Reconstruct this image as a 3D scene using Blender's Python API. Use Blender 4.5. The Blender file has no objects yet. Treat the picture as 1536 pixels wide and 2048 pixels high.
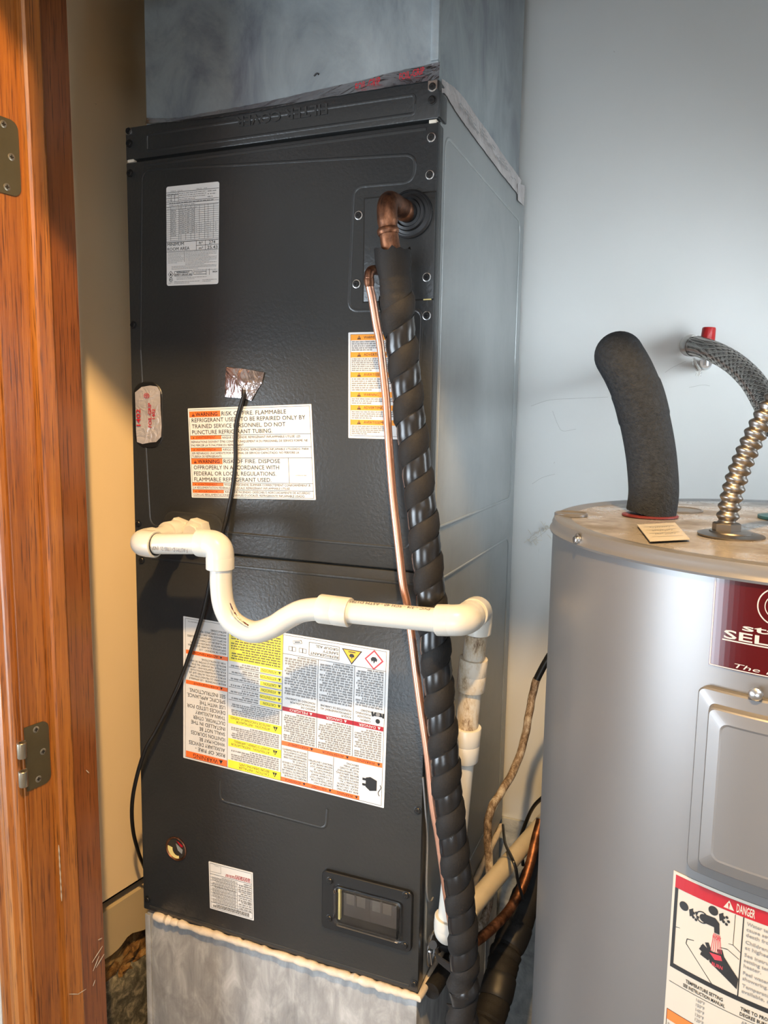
import bpy, bmesh, math, random
from mathutils import Vector, Matrix
random.seed(7)
sc = bpy.context.scene
PI = math.pi

# ------------------------------------------------------------------ camera
CAM = Vector((0.735, -0.8757, 0.7509))
R_ = Vector((0.92789957, 0.37247569, 0.01625562))
U_ = Vector((-0.06014426, 0.1065151, 0.9924904))
F_ = Vector((-0.36794708, 0.9219091, -0.12123759))
FPX = 1527.3
cd = bpy.data.cameras.new('camera'); cam = bpy.data.objects.new('camera', cd); sc.collection.objects.link(cam)
cd.sensor_fit = 'VERTICAL'; cd.sensor_height = 32; cd.lens = FPX / 2048 * 32; cd.clip_start = 0.02
M3 = Matrix((R_, U_, -F_)).transposed()
cam.matrix_world = Matrix.Translation(CAM) @ M3.to_4x4()
sc.camera = cam

# ------------------------------------------------------------------ world, lights, exposure
w = bpy.data.worlds.new('world'); sc.world = w; w.use_nodes = True
w.node_tree.nodes['Background'].inputs[0].default_value = (0.62, 0.75, 1.0, 1)
w.node_tree.nodes['Background'].inputs[1].default_value = 1.0

def area(name, loc, look, sx, sy, power, col):
    d = bpy.data.lights.new(name, 'AREA'); d.shape = 'RECTANGLE'; d.size = sx; d.size_y = sy; d.energy = power; d.color = col
    o = bpy.data.objects.new(name, d); sc.collection.objects.link(o); o.location = loc
    o.rotation_euler = (Vector(look) - Vector(loc)).to_track_quat('-Z', 'Y').to_euler(); return o
LAMP = Vector((0.73, -0.95, 1.74))
d = bpy.data.lights.new('ceiling_lamp', 'POINT'); d.energy = 165; d.color = (1.0, 0.62, 0.25); d.shadow_soft_size = 0.028
o = bpy.data.objects.new('ceiling_lamp', d); sc.collection.objects.link(o); o.location = LAMP
area('window_daylight', (-1.9, -2.0, 0.06), (0.4, 0, 0.35), 1.4, 1.1, 115, (0.76, 0.88, 1.0))
area('front_cool_fill', (0.75, -3.25, -0.05), (0.55, 0.2, -0.25), 1.0, 0.95, 40, (0.76, 0.88, 1.0))  # added cool fill for the lower right, no real glass door
area('overhead_cool_fill', (1.35, -1.7, 1.78), (0.85, -0.2, 0.1), 1.3, 1.5, 22, (0.72, 0.86, 1.0))  # added cool fill from overhead, no real skylight
area('closet_window_daylight', (1.21, 0.16, 0.84), (0.5, 0.46, 0.74), 0.45, 0.30, 3.8, (0.82, 0.92, 1.0)).data.spread = math.radians(100)
sc.view_settings.view_transform = 'Standard'; sc.view_settings.look = 'None'
sc.view_settings.gamma = 1; sc.view_settings.use_curve_mapping = False
sc.view_settings.exposure = -0.05

# ------------------------------------------------------------------ helpers
def A(x, y, Y=None, X=None, Z=None, t=None, P=None, N=None):
    """photo pixel -> the point where its sight line meets a real plane"""
    dv = F_ + ((x - 768) * R_ - (y - 1024) * U_) / FPX
    if Y is not None: t = (Y - CAM.y) / dv.y
    elif X is not None: t = (X - CAM.x) / dv.x
    elif Z is not None: t = (Z - CAM.z) / dv.z
    elif P is not None: t = (Vector(P) - CAM).dot(N) / dv.dot(N)
    return CAM + t * dv

def nt(name):
    m = bpy.data.materials.new(name); m.use_nodes = True
    t = m.node_tree; return m, t, t.nodes['Principled BSDF']
def ramp(t, fac, stops):
    r = t.nodes.new('ShaderNodeValToRGB'); e = r.color_ramp.elements
    while len(e) < len(stops): e.new(0.5)
    for k, (p, c) in enumerate(stops): e[k].position = p; e[k].color = (*c, 1)
    t.links.new(fac, r.inputs[0]); return r.outputs[0]
def tex(t, scale=(1, 1, 1), nscale=10, detail=6, rough=0.6, dist=0.0, kind='N', loc=(0, 0, 0)):
    tc = t.nodes.new('ShaderNodeTexCoord'); mp = t.nodes.new('ShaderNodeMapping')
    mp.inputs['Scale'].default_value = scale; mp.inputs['Location'].default_value = loc
    t.links.new(tc.outputs['Object'], mp.inputs[0])
    if kind == 'N':
        n = t.nodes.new('ShaderNodeTexNoise'); n.inputs['Detail'].default_value = detail; n.inputs['Roughness'].default_value = rough
        n.inputs['Distortion'].default_value = dist; n.inputs['Scale'].default_value = nscale
    elif kind == 'V':
        n = t.nodes.new('ShaderNodeTexVoronoi'); n.inputs['Scale'].default_value = nscale
    else:
        n = t.nodes.new('ShaderNodeTexWave'); n.inputs['Scale'].default_value = nscale; n.inputs['Distortion'].default_value = dist
        n.inputs['Detail'].default_value = detail
    t.links.new(mp.outputs[0], n.inputs['Vector']); return n
def bump(t, b, fac, strength=0.2, dist=0.002):
    bp = t.nodes.new('ShaderNodeBump'); bp.inputs['Strength'].default_value = strength; bp.inputs['Distance'].default_value = dist
    t.links.new(fac, bp.inputs['Height'])
    t.links.new(bp.outputs[0], b.inputs['Normal']); return bp
def mix(t, fac, a, b, mode='MIX'):
    m = t.nodes.new('ShaderNodeMix'); m.data_type = 'RGBA'; m.blend_type = mode
    for s, v in ((0, fac), (6, a), (7, b)):
        if hasattr(v, 'links'): t.links.new(v, m.inputs[s])
        else: m.inputs[s].default_value = v if s == 0 else (*v, 1)
    return m.outputs[2]
def simple(name, col, rough=0.5, metal=0.0, var=0.12, ns=12, bs=0.0, bn=300, spec=0.5, coat=0.0, scale=(1, 1, 1)):
    m, t, b = nt(name)
    n = tex(t, scale, ns)
    c = ramp(t, n.outputs[0], [(0.3, tuple(x * (1 - var) for x in col)), (0.7, tuple(min(1, x * (1 + var)) for x in col))])
    t.links.new(c, b.inputs['Base Color'])
    b.inputs['Roughness'].default_value = rough; b.inputs['Metallic'].default_value = metal
    b.inputs['Specular IOR Level'].default_value = spec; b.inputs['Coat Weight'].default_value = coat; b.inputs['Coat Roughness'].default_value = 0.15
    if bs: bump(t, b, tex(t, (1, 1, 1), bn, 3).outputs[0], bs)
    return m

MT = {}
def build_materials():
    # grey-black textured enamel of the cabinet
    m, t, b = nt('cabinet_enamel'); b.inputs['Base Color'].default_value = (0.025, 0.027, 0.027, 1)
    n0 = tex(t, (1, 1, 1), 6, 4); t.links.new(ramp(t, n0.outputs[0], [(0.3, (0.022, 0.0235, 0.024)), (0.7, (0.028, 0.0295, 0.030))]), b.inputs['Base Color'])
    b.inputs['Roughness'].default_value = 0.34; n = tex(t, (1, 1, 1), 210, 2, 0.5, 0.4); bump(t, b, n.outputs[0], 0.16, 0.002); MT['enamel'] = m
    # pale painted steel side
    def galv(name, c0, c1, c2, metal, rough, sz, streak):
        m, t, b = nt(name); n = tex(t, sz, 5, 8, 0.65, 0.6); n2 = tex(t, (30, 30, 1.2), 3, 5, 0.6)
        c = ramp(t, n.outputs[0], [(0.3, c0), (0.5, c1), (0.72, c2)])
        c = mix(t, streak, c, ramp(t, n2.outputs[0], [(0.35, tuple(x * .55 for x in c1)), (0.65, tuple(min(1, x * 1.5) for x in c1))]), 'MIX')
        t.links.new(c, b.inputs['Base Color']); b.inputs['Metallic'].default_value = metal; b.inputs['Roughness'].default_value = rough
        bump(t, b, tex(t, (1, 1, 1), 60, 3).outputs[0], 0.05); return m
    MT['side'] = galv('painted_steel_side', (0.26, 0.28, 0.28), (0.31, 0.33, 0.33), (0.35, 0.37, 0.37), 0.35, 0.42, (1, 1, 1), 0.03)
    MT['duct'] = galv('galvanised_duct', (0.12, 0.13, 0.165), (0.24, 0.275, 0.29), (0.34, 0.38, 0.395), 0.3, 0.34, (2.2, 2.2, 1.4), 0.02)
    MT['plenum'] = galv('weathered_galvanised', (0.18, 0.18, 0.18), (0.31, 0.31, 0.305), (0.54, 0.54, 0.53), 0.2, 0.5, (7, 7, 3), 0.20)
    # foil tape
    m, t, b = nt('foil'); n = tex(t, (1, 1, 1), 24, 3, 0.55, 1.8); b.inputs['Base Color'].default_value = (0.62, 0.57, 0.55, 1)
    n1 = tex(t, (1, 1, 1), 14, 3); t.links.new(ramp(t, n1.outputs[0], [(0.35, (0.46, 0.38, 0.38)), (0.65, (0.68, 0.60, 0.58))]), b.inputs['Base Color'])
    b.inputs['Metallic'].default_value = 0.95; b.inputs['Roughness'].default_value = 0.2; bump(t, b, n.outputs[0], 0.7, 0.005); MT['foil'] = m
    m, t, b = nt('dull_foil'); n = tex(t, (1, 1, 1), 55, 3, 0.5, 1.4); n1 = tex(t, (1, 1, 1), 20, 3)
    t.links.new(ramp(t, n1.outputs[0], [(0.35, (0.44, 0.40, 0.39)), (0.65, (0.60, 0.56, 0.55))]), b.inputs['Base Color'])
    b.inputs['Metallic'].default_value = 0.45; b.inputs['Roughness'].default_value = 0.36; bump(t, b, n.outputs[0], 0.6, 0.005); MT['foil_dull'] = m
    # plastics, rubber, metal
    MT['pvc'] = simple('white_pvc', (0.60, 0.58, 0.52), 0.32, 0, 0.04, 9)
    m, t, b = nt('dirty_pvc'); n = tex(t, (1, 1, 0.45), 42, 9, 0.8)
    t.links.new(ramp(t, n.outputs[0], [(0.36, (0.12, 0.065, 0.03)), (0.45, (0.46, 0.37, 0.25)), (0.56, (0.58, 0.54, 0.46))]), b.inputs['Base Color']); b.inputs['Roughness'].default_value = 0.5; MT['pvc_dirty'] = m
    m, t, b = nt('grimy_sheath'); n = tex(t, (1, 1, 0.5), 60, 9, 0.8)
    t.links.new(ramp(t, n.outputs[0], [(0.38, (0.04, 0.025, 0.015)), (0.48, (0.20, 0.14, 0.09)), (0.60, (0.46, 0.41, 0.34))]), b.inputs['Base Color']); b.inputs['Roughness'].default_value = 0.7; MT['grime'] = m
    MT['pvc_yellow'] = simple('aged_pvc', (0.58, 0.50, 0.36), 0.4, 0, 0.10, 18)
    def copper(name, stops, rough, ns):
        m, t, b = nt(name); n = tex(t, (1, 1, 0.6), ns, 7, 0.65)
        t.links.new(ramp(t, n.outputs[0], stops), b.inputs['Base Color']); b.inputs['Metallic'].default_value = 0.85; b.inputs['Roughness'].default_value = rough; return m
    MT['copper'] = copper('copper', [(0.3, (0.72, 0.36, 0.24)), (0.7, (0.86, 0.48, 0.34))], 0.32, 14)
    MT['copper_old'] = copper('tarnished_copper', [(0.34, (0.045, 0.022, 0.015)), (0.5, (0.15, 0.065, 0.035)), (0.70, (0.38, 0.17, 0.09))], 0.46, 70)
    MT['foam'] = simple('black_pipe_foam', (0.011, 0.010, 0.0095), 0.7, 0, 0.2, 40, 0.25, 400, 0.3)
    MT['foam_grain'] = simple('grainy_pipe_foam', (0.0105, 0.0130, 0.0165), 0.8, 0, 0.5, 230, 0.9, 330, 0.35)
    MT['tape'] = simple('black_vinyl_tape', (0.012, 0.012, 0.013), 0.26, 0, 0.1, 30)
    MT['black'] = simple('black_plastic', (0.008, 0.008, 0.008), 0.38, 0, 0.1, 20)
    MT['rubber'] = simple('black_rubber', (0.010, 0.010, 0.011), 0.5, 0, 0.1, 30)
    MT['steel'] = simple('zinc_steel', (0.60, 0.60, 0.60), 0.28, 1, 0.08, 60)
    MT['braid'] = simple('steel_braid', (0.26, 0.245, 0.23), 0.4, 1, 0.15, 60)
    MT['corr'] = simple('stainless_bellows', (0.27, 0.25, 0.23), 0.36, 1, 0.08, 20)
    MT['grey_pale'] = simple('pale_crack', (0.38, 0.37, 0.35), 0.8)
    MT['dull_red'] = simple('dull_red', (0.14, 0.02, 0.02), 0.5)
    MT['breaker'] = simple('breaker_plastic', (0.06, 0.05, 0.045), 0.5)
    MT['breaker_toggle'] = simple('breaker_toggle', (0.13, 0.115, 0.10), 0.5)
    MT['strand'] = simple('steel_strand', (0.50, 0.47, 0.44), 0.3, 1, 0.1, 60)
    MT['collar'] = simple('crimped_steel', (0.40, 0.38, 0.36), 0.3, 1, 0.08, 20)
    MT['hinge'] = simple('antique_bronze', (0.15, 0.125, 0.07), 0.4, 0.8, 0.1, 20)
    MT['knuckle'] = simple('worn_bronze', (0.42, 0.38, 0.30), 0.3, 0.9, 0.1, 40)
    MT['red'] = simple('red_plastic', (0.38, 0.012, 0.012), 0.35, 0, 0.1, 20)
    MT['blue'] = simple('blue_plastic', (0.02, 0.10, 0.16), 0.4, 0, 0.1, 20)
    MT['yellow'] = simple('yellow_gasket', (0.70, 0.58, 0.22), 0.6, 0, 0.1, 80)
    MT['gasket'] = simple('cream_gasket', (0.62, 0.56, 0.46), 0.7, 0, 0.1, 80)
    MT['sealant'] = simple('cream_sealant', (0.58, 0.50, 0.40), 0.5, 0, 0.16, 60, 0.3, 120)
    MT['heater'] = simple('heater_enamel', (0.17, 0.167, 0.166), 0.36, 0.40, 0.03, 4, 0.015, 90, 0.6)
    m, t, b = nt('dusty_heater_top'); n = tex(t, (1, 1, 1), 16, 6)
    t.links.new(ramp(t, n.outputs[0], [(0.35, (0.13, 0.12, 0.105)), (0.55, (0.26, 0.24, 0.22))]), b.inputs['Base Color'])
    t.links.new(ramp(t, n.outputs[0], [(0.35, (0.55,) * 3), (0.6, (0.2,) * 3)]), b.inputs['Roughness']); MT['heater_top'] = m
    MT['clear'] = None
    m, t, b = nt('clear_plastic'); b.inputs['Base Color'].default_value = (0.95, 0.93, 0.9, 1); b.inputs['Transmission Weight'].default_value = 1.0; b.inputs['Roughness'].default_value = 0.04; b.inputs['IOR'].default_value = 1.3
    n = tex(t, (1, 1, 1), 8, 2); bump(t, b, n.outputs[0], 0.05); MT['clear'] = m
    # walls
    def wall(name, col, marks):
        m, t, b = nt(name); n = tex(t, (1, 1, 1), 3.0, 5); n2 = tex(t, (1, 1, 1), 30, 4, 0.7, 0.8); n3 = tex(t, (3, 3, 0.7), 9, 8, 0.8, 2.0)
        c = ramp(t, n.outputs[0], [(0.3, tuple(x * .94 for x in col)), (0.7, col)])
        c = mix(t, ramp(t, n2.outputs[0], [(0.255, (1, 1, 1)), (0.275, (0, 0, 0))]), c, marks)
        c = mix(t, ramp(t, n3.outputs[0], [(0.27, (0.7,) * 3), (0.30, (0, 0, 0))]), c, tuple(x * .6 for x in col))
        t.links.new(c, b.inputs['Base Color']); b.inputs['Roughness'].default_value = 0.5; bump(t, b, tex(t, (1, 1, 1), 40, 4).outputs[0], 0.06); return m
    MT['wall_b'] = wall('white_wall_paint', (0.74, 0.75, 0.73), (0.30, 0.28, 0.25))
    MT['wall_l'] = wall('cream_wall_paint', (0.92, 0.74, 0.49), (0.36, 0.28, 0.18))
    MT['room'] = simple('room_paint', (0.36, 0.33, 0.29), 0.7, 0, 0.05, 4)
    MT['plaster'] = wall('stained_plaster', (0.56, 0.46, 0.30), (0.20, 0.12, 0.05))
    MT['dark'] = simple('dark_cavity', (0.012, 0.009, 0.006), 0.9, 0, 0.3, 20)
    m, t, b = nt('rusty_rubble'); n = tex(t, (1, 1, 1), 40, 9, 0.75, 0.6)
    t.links.new(ramp(t, n.outputs[0], [(0.36, (0.05, 0.02, 0.006)), (0.5, (0.30, 0.15, 0.04)), (0.66, (0.50, 0.36, 0.16))]), b.inputs['Base Color']); b.inputs['Roughness'].default_value = 0.85
    bump(t, b, n.outputs[0], 0.8, 0.01); MT['rubble'] = m
    def conc(name, c0, c1, c2, ns):
        m, t, b = nt(name); n = tex(t, (1, 1, 1), ns, 10, 0.7, 0.5)
        t.links.new(ramp(t, n.outputs[0], [(0.36, c0), (0.5, c1), (0.64, c2)]), b.inputs['Base Color']); b.inputs['Roughness'].default_value = 0.85
        bump(t, b, n.outputs[0], 0.6, 0.006); return m
    MT['block'] = conc('speckled_concrete', (0.05, 0.05, 0.04), (0.12, 0.115, 0.09), (0.36, 0.33, 0.25), 55)
    MT['found'] = conc('rough_foundation', (0.20, 0.21, 0.21), (0.34, 0.36, 0.36), (0.48, 0.50, 0.49), 16)
    # oak
    def oak(name, c0, c1, c2, rough=0.32):
        m, t, b = nt(name)
        n = tex(t, (110, 110, 2.2), 1.0, 9, 0.75, 0.25); n2 = tex(t, (24, 24, 0.9), 1.0, 4, 0.6, 0.5); n3 = tex(t, (520, 520, 14), 1.0, 3, 0.6)
        c = ramp(t, n.outputs[0], [(0.32, c0), (0.48, c1), (0.66, c2)])
        c = mix(t, 0.42, c, ramp(t, n2.outputs[0], [(0.35, c0), (0.65, c2)]))
        c = mix(t, ramp(t, n3.outputs[0], [(0.36, (0.75,) * 3), (0.45, (0, 0, 0))]), c, tuple(x * .45 for x in c0))
        t.links.new(c, b.inputs['Base Color']); b.inputs['Roughness'].default_value = rough; b.inputs['Coat Weight'].default_value = 0.25; b.inputs['Coat Roughness'].default_value = 0.2
        bump(t, b, n3.outputs[0], 0.12); return m
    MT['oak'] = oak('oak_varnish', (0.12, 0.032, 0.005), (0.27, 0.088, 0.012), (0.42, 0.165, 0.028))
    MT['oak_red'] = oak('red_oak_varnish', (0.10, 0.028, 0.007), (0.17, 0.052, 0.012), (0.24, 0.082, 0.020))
    MT['floor'] = conc('concrete_floor', (0.14, 0.135, 0.13), (0.20, 0.195, 0.185), (0.27, 0.26, 0.25), 8)
    # print
    for k, c in dict(paper=(0.68, 0.68, 0.665), ink=(0.015, 0.015, 0.016), grey=(0.22, 0.22, 0.22), orange=(0.86, 0.16, 0.03), amber=(0.86, 0.30, 0.02), yellow_ink=(0.86, 0.74, 0.03),
                     red_ink=(0.34, 0.006, 0.014), pink=(0.45, 0.04, 0.06), maroon=(0.055, 0.002, 0.003), silver=(0.42, 0.38, 0.36), cream=(0.46, 0.43, 0.37), foilred=(0.40, 0.02, 0.03), sunink=(0.90, 0.45, 0.03), pipeink=(0.10, 0.09, 0.09)).items():
        MT[k] = simple('print_' + k, c, 0.4 if k != 'maroon' else 0.16, 0, 0.03, 20)
build_materials()

class MB:
    """collects geometry in world coordinates for ONE mesh object"""
    def __init__(s): s.v = []; s.f = []; s.m = []; s.sm = []
    def add(s, vs, fs, mi=0, smooth=False):
        o = len(s.v); s.v += [tuple(v) for v in vs]
        for f in fs: s.f.append([i + o for i in f]); s.m.append(mi); s.sm.append(smooth)
        return s
    def box(s, a, b, mi=0, bevel=0.0, seg=2, mat=None):
        bm = bmesh.new(); bmesh.ops.create_cube(bm, size=1)
        a = Vector(a); b = Vector(b)
        for v in bm.verts: v.co = Vector(((a[i] + b[i]) / 2 + v.co[i] * (b[i] - a[i]) for i in range(3)))
        if bevel: bmesh.ops.bevel(bm, geom=bm.edges[:], offset=bevel, segments=seg, affect='EDGES', profile=0.5)
        if mat is not None: bmesh.ops.transform(bm, matrix=mat, verts=bm.verts[:])
        return s.bm(bm, mi, bool(bevel))
    def bm(s, bm, mi=0, smooth=False):
        bm.verts.index_update()
        s.add([v.co[:] for v in bm.verts], [[v.index for v in f.verts] for f in bm.faces], mi, smooth); bm.free(); return s
    def tube(s, pts, rad, seg=20, mi=0, cap=True, rfun=None, sq=None):
        pts = [Vector(p) for p in pts]; n = len(pts); fr = frames(pts); vs = []; fs = []
        for i in range(n):
            r = rad[i] if isinstance(rad, (list, tuple)) else rad
            for k in range(seg):
                a = 2 * PI * k / seg; rr = r * (rfun(i / (n - 1), a) if rfun else 1)
                off = fr[i][1] * math.cos(a) * rr + fr[i][2] * math.sin(a) * rr
                if sq: off = Vector((off.x * sq[0], off.y * sq[1], off.z * sq[2]))
                vs.append(pts[i] + off)
        for i in range(n - 1):
            for k in range(seg):
                k2 = (k + 1) % seg; fs.append([i * seg + k, i * seg + k2, (i + 1) * seg + k2, (i + 1) * seg + k])
        s.add(vs, fs, mi, True)
        if cap:
            s.add(vs[:seg], [list(range(seg))[::-1]], mi); s.add(vs[-seg:], [list(range(seg))], mi)
        return s
    def lathe(s, org, axis, prof, seg=32, mi=0):
        """prof: (radius, height along axis)"""
        org = Vector(org); ax = Vector(axis).normalized(); u = ax.orthogonal().normalized(); v = ax.cross(u); vs = []; fs = []
        for r, h in prof:
            for k in range(seg):
                a = 2 * PI * k / seg; vs.append(org + ax * h + (u * math.cos(a) + v * math.sin(a)) * r)
        n = len(prof)
        for i in range(n - 1):
            for k in range(seg):
                k2 = (k + 1) % seg; fs.append([i * seg + k, i * seg + k2, (i + 1) * seg + k2, (i + 1) * seg + k])
        s.add(vs, fs, mi, True)
        if prof[0][0] > 1e-6: s.add(vs[:seg], [list(range(seg))[::-1]], mi)
        if prof[-1][0] > 1e-6: s.add(vs[-seg:], [list(range(seg))], mi)
        return s
    def prism(s, poly, off, mi=0):
        """polygon of 3D points extruded by off"""
        off = Vector(off); n = len(poly); vs = [Vector(p) for p in poly]; vs += [p + off for p in vs]
        fs = [list(range(n))[::-1], list(range(n, 2 * n))] + [[i, (i + 1) % n, n + (i + 1) % n, n + i] for i in range(n)]
        return s.add(vs, fs, mi)
    def rect_poly(s, pts, mi=0): return s.add(pts, [list(range(len(pts)))], mi)

def frames(pts):
    n = len(pts); out = []; prev = None
    for i in range(n):
        t = (pts[min(i + 1, n - 1)] - pts[max(i - 1, 0)]).normalized()
        if prev is None:
            u = t.orthogonal().normalized()
        else:
            u = (prev - t * prev.dot(t)); u = u.normalized() if u.length > 1e-6 else t.orthogonal().normalized()
        prev = u; out.append((t, u, t.cross(u)))
    return out
def spline(pts, n=8):
    """Catmull-Rom through the points"""
    P = [Vector(p) for p in pts]; P = [P[0] * 2 - P[1]] + P + [P[-1] * 2 - P[-2]]; out = []
    for i in range(1, len(P) - 2):
        for k in range(n):
            t = k / n; a, b, c, d = P[i - 1:i + 3]
            out.append(0.5 * ((2 * b) + (c - a) * t + (2 * a - 5 * b + 4 * c - d) * t * t + (3 * b - a - 3 * c + d) * t ** 3))
    out.append(P[-2]); return out
def fillet(pts, rad, n=8):
    """polyline with rounded corners"""
    P = [Vector(p) for p in pts]; out = [P[0]]
    for i in range(1, len(P) - 1):
        a = (P[i - 1] - P[i]); b = (P[i + 1] - P[i]); r = min(rad, a.length * .49, b.length * .49)
        p0 = P[i] + a.normalized() * r; p1 = P[i] + b.normalized() * r
        for k in range(n + 1):
            t = k / n; out.append(p0 * (1 - t) ** 2 + P[i] * 2 * t * (1 - t) + p1 * t * t)
    out.append(P[-1]); return out

ORG = {}
def setp(o, label=None, cat=None, group=None, kind=None):
    if label: o['label'] = label
    if cat: o['category'] = cat
    if group: o['group'] = group
    if kind: o['kind'] = kind
    return o
def thing(name, loc, label=None, cat=None, group=None, kind=None):
    o = bpy.data.objects.new(name, None); sc.collection.objects.link(o); o.location = loc; o.empty_display_size = 0.05
    ORG[o.name] = Vector(loc); return setp(o, label, cat, group, kind)
def obj(name, mb, mats, parent=None, label=None, cat=None, group=None, kind=None, org=None, angle=35):
    if not isinstance(mats, (list, tuple)): mats = [mats]
    base = ORG[parent.name] if parent else Vector(org) if org is not None else Vector((0, 0, 0))
    me = bpy.data.meshes.new(name); me.from_pydata([Vector(v) - base for v in mb.v], [], mb.f)
    for m in mats: me.materials.append(MT[m])
    me.polygons.foreach_set('material_index', mb.m); me.polygons.foreach_set('use_smooth', mb.sm)
    if any(mb.sm): me.set_sharp_from_angle(angle=math.radians(angle))
    me.update()
    o = bpy.data.objects.new(name, me); sc.collection.objects.link(o)
    if parent: o.parent = parent; ORG[o.name] = base
    else: o.location = base; ORG[o.name] = base
    return setp(o, label, cat, group, kind)
def inst(name, me, pos, parent, rot=None, label=None):
    o = bpy.data.objects.new(name, me); sc.collection.objects.link(o); o.parent = parent
    o.location = Vector(pos) - ORG[parent.name]
    if rot: o.rotation_euler = rot
    ORG[o.name] = Vector(pos)
    if label: o['label'] = label
    return o

# ---- lettering: glyph outlines -> flat triangles, cached per string
TXT = {}
def glyphs(s, bold=False):
    key = (s, bold)
    if key not in TXT:
        c = bpy.data.curves.new('t', 'FONT'); c.body = s; c.size = 1; c.resolution_u = 2; c.offset = 0.018 if bold else 0.0
        o = bpy.data.objects.new('t', c); sc.collection.objects.link(o)
        bpy.context.view_layer.update()
        me = o.evaluated_get(bpy.context.evaluated_depsgraph_get()).to_mesh()
        vs = [(v.co.x, v.co.y) for v in me.vertices]; fs = [list(p.vertices) for p in me.polygons]
        o.to_mesh_clear(); bpy.data.objects.remove(o); bpy.data.curves.remove(c)
        x0 = min((v[0] for v in vs), default=0); x1 = max((v[0] for v in vs), default=1)
        TXT[key] = (vs, fs, x0, x1)
    return TXT[key]

class Sheet:
    """flat print laid on a surface: pos(u, v, lift) -> point; u right, v down, both 0..1; W,H real size"""
    def __init__(s, pos, W, H): s.pos = pos; s.W = W; s.H = H; s.b = MB()
    def tile(s, u0, v0, u1, v1, mi, lift=0.0002, nu=1):
        for k in range(nu):
            a = u0 + (u1 - u0) * k / nu; c = u0 + (u1 - u0) * (k + 1) / nu
            s.b.add([s.pos(a, v1, lift), s.pos(c, v1, lift), s.pos(c, v0, lift), s.pos(a, v0, lift)], [[0, 1, 2, 3]], mi)
    def poly(s, pts, mi, lift=0.0003): s.b.add([s.pos(u, v, lift) for u, v in pts], [list(range(len(pts)))], mi)
    def disc(s, u, v, r, mi, lift=0.0003, n=20, ring=None):
        k = s.W / s.H
        P = [(u + r * math.cos(2 * PI * i / n), v + r * k * math.sin(2 * PI * i / n)) for i in range(n)]
        if ring is None: s.poly(P[::-1], mi, lift)
        else:
            q = r - ring; Q = [(u + q * math.cos(2 * PI * i / n), v + q * k * math.sin(2 * PI * i / n)) for i in range(n)]
            for i in range(n): s.poly([P[(i + 1) % n], P[i], Q[i], Q[(i + 1) % n]], mi, lift)
    def line(s, u0, v0, u1, v1, mi=0, w=0.0005, lift=0.00025, nu=1):
        x0, y0, x1, y1 = u0 * s.W, v0 * s.H, u1 * s.W, v1 * s.H; L = math.hypot(x1 - x0, y1 - y0) or 1
        nx, ny = -(y1 - y0) / L * w / 2, (x1 - x0) / L * w / 2
        for k in range(nu):
            a, c = k / nu, (k + 1) / nu
            xa, ya, xc, yc = x0 + (x1 - x0) * a, y0 + (y1 - y0) * a, x0 + (x1 - x0) * c, y0 + (y1 - y0) * c
            s.poly([((xa + nx) / s.W, (ya + ny) / s.H), ((xc + nx) / s.W, (yc + ny) / s.H), ((xc - nx) / s.W, (yc - ny) / s.H), ((xa - nx) / s.W, (ya - ny) / s.H)], mi, lift)
    def frame(s, u0, v0, u1, v1, mi=0, w=0.0005, nu=1):
        s.line(u0, v0, u1, v0, mi, w, nu=nu); s.line(u0, v1, u1, v1, mi, w, nu=nu); s.line(u0, v0, u0, v1, mi, w); s.line(u1, v0, u1, v1, mi, w)
    def text(s, t, u, v, h, w=None, mi=0, bold=False, lift=0.00035, align='L', maxw=None, shear=0.0):
        """cap height h (in v units), baseline v, optional width w (u units)"""
        vs, fs, x0, x1 = glyphs(t, bold)
        sy = h / 0.73; sx = sy * s.H / s.W * 0.86
        if w: sx = w / (x1 - x0)
        elif maxw and (x1 - x0) * sx > maxw: sx = maxw / (x1 - x0)
        tw = (x1 - x0) * sx; u -= tw * {'L': 0, 'C': .5, 'R': 1}[align]
        s.b.add([s.pos(u + (x - x0 + shear * y) * sx, v - y * sy, lift) for x, y in vs], fs, mi)
    def greek(s, u0, v0, u1, v1, n, mi=1, fill=0.5, last=0.6, seed=1, h=0.42):
        """n rows of print too small to read: word-long dashes of uneven height"""
        rr = random.Random(seed); dv = (v1 - v0) / n
        for i in range(n):
            y = v0 + dv * (i + .5); end = u1 if i < n - 1 else u0 + (u1 - u0) * last
            if i % 4 == 3: end = min(end, u0 + (u1 - u0) * rr.uniform(.75, 1))
            x = u0
            while x < end - 0.004:
                L = rr.uniform(.6, 2.6) * dv * s.H / s.W; e = min(x + L, end)
                nc = max(1, int((e - x) / (dv * .36 * s.H / s.W)))
                for k in range(nc):
                    a = x + (e - x) * k / nc; c = a + (e - x) / nc * .78; hh = dv * h * rr.choice((.36, .36, .5))
                    s.poly([(a, y + dv * h * .36), (c, y + dv * h * .36), (c, y - hh), (a, y - hh)], mi)
                x = e + dv * .30 * s.H / s.W
    def tri(s, u, v, h, mi, mark=None):
        k = s.H / s.W
        s.poly([(u - h * .55 * k, v), (u + h * .55 * k, v), (u, v - h)], mi, 0.0004)
        if mark is not None:
            s.poly([(u - h * .06 * k, v - h * .25), (u + h * .06 * k, v - h * .25), (u + h * .09 * k, v - h * .68), (u - h * .09 * k, v - h * .68)], mark, 0.0005)
            s.poly([(u - h * .06 * k, v - h * .08), (u + h * .06 * k, v - h * .08), (u + h * .06 * k, v - h * .18), (u - h * .06 * k, v - h * .18)], mark, 0.0005)
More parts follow.
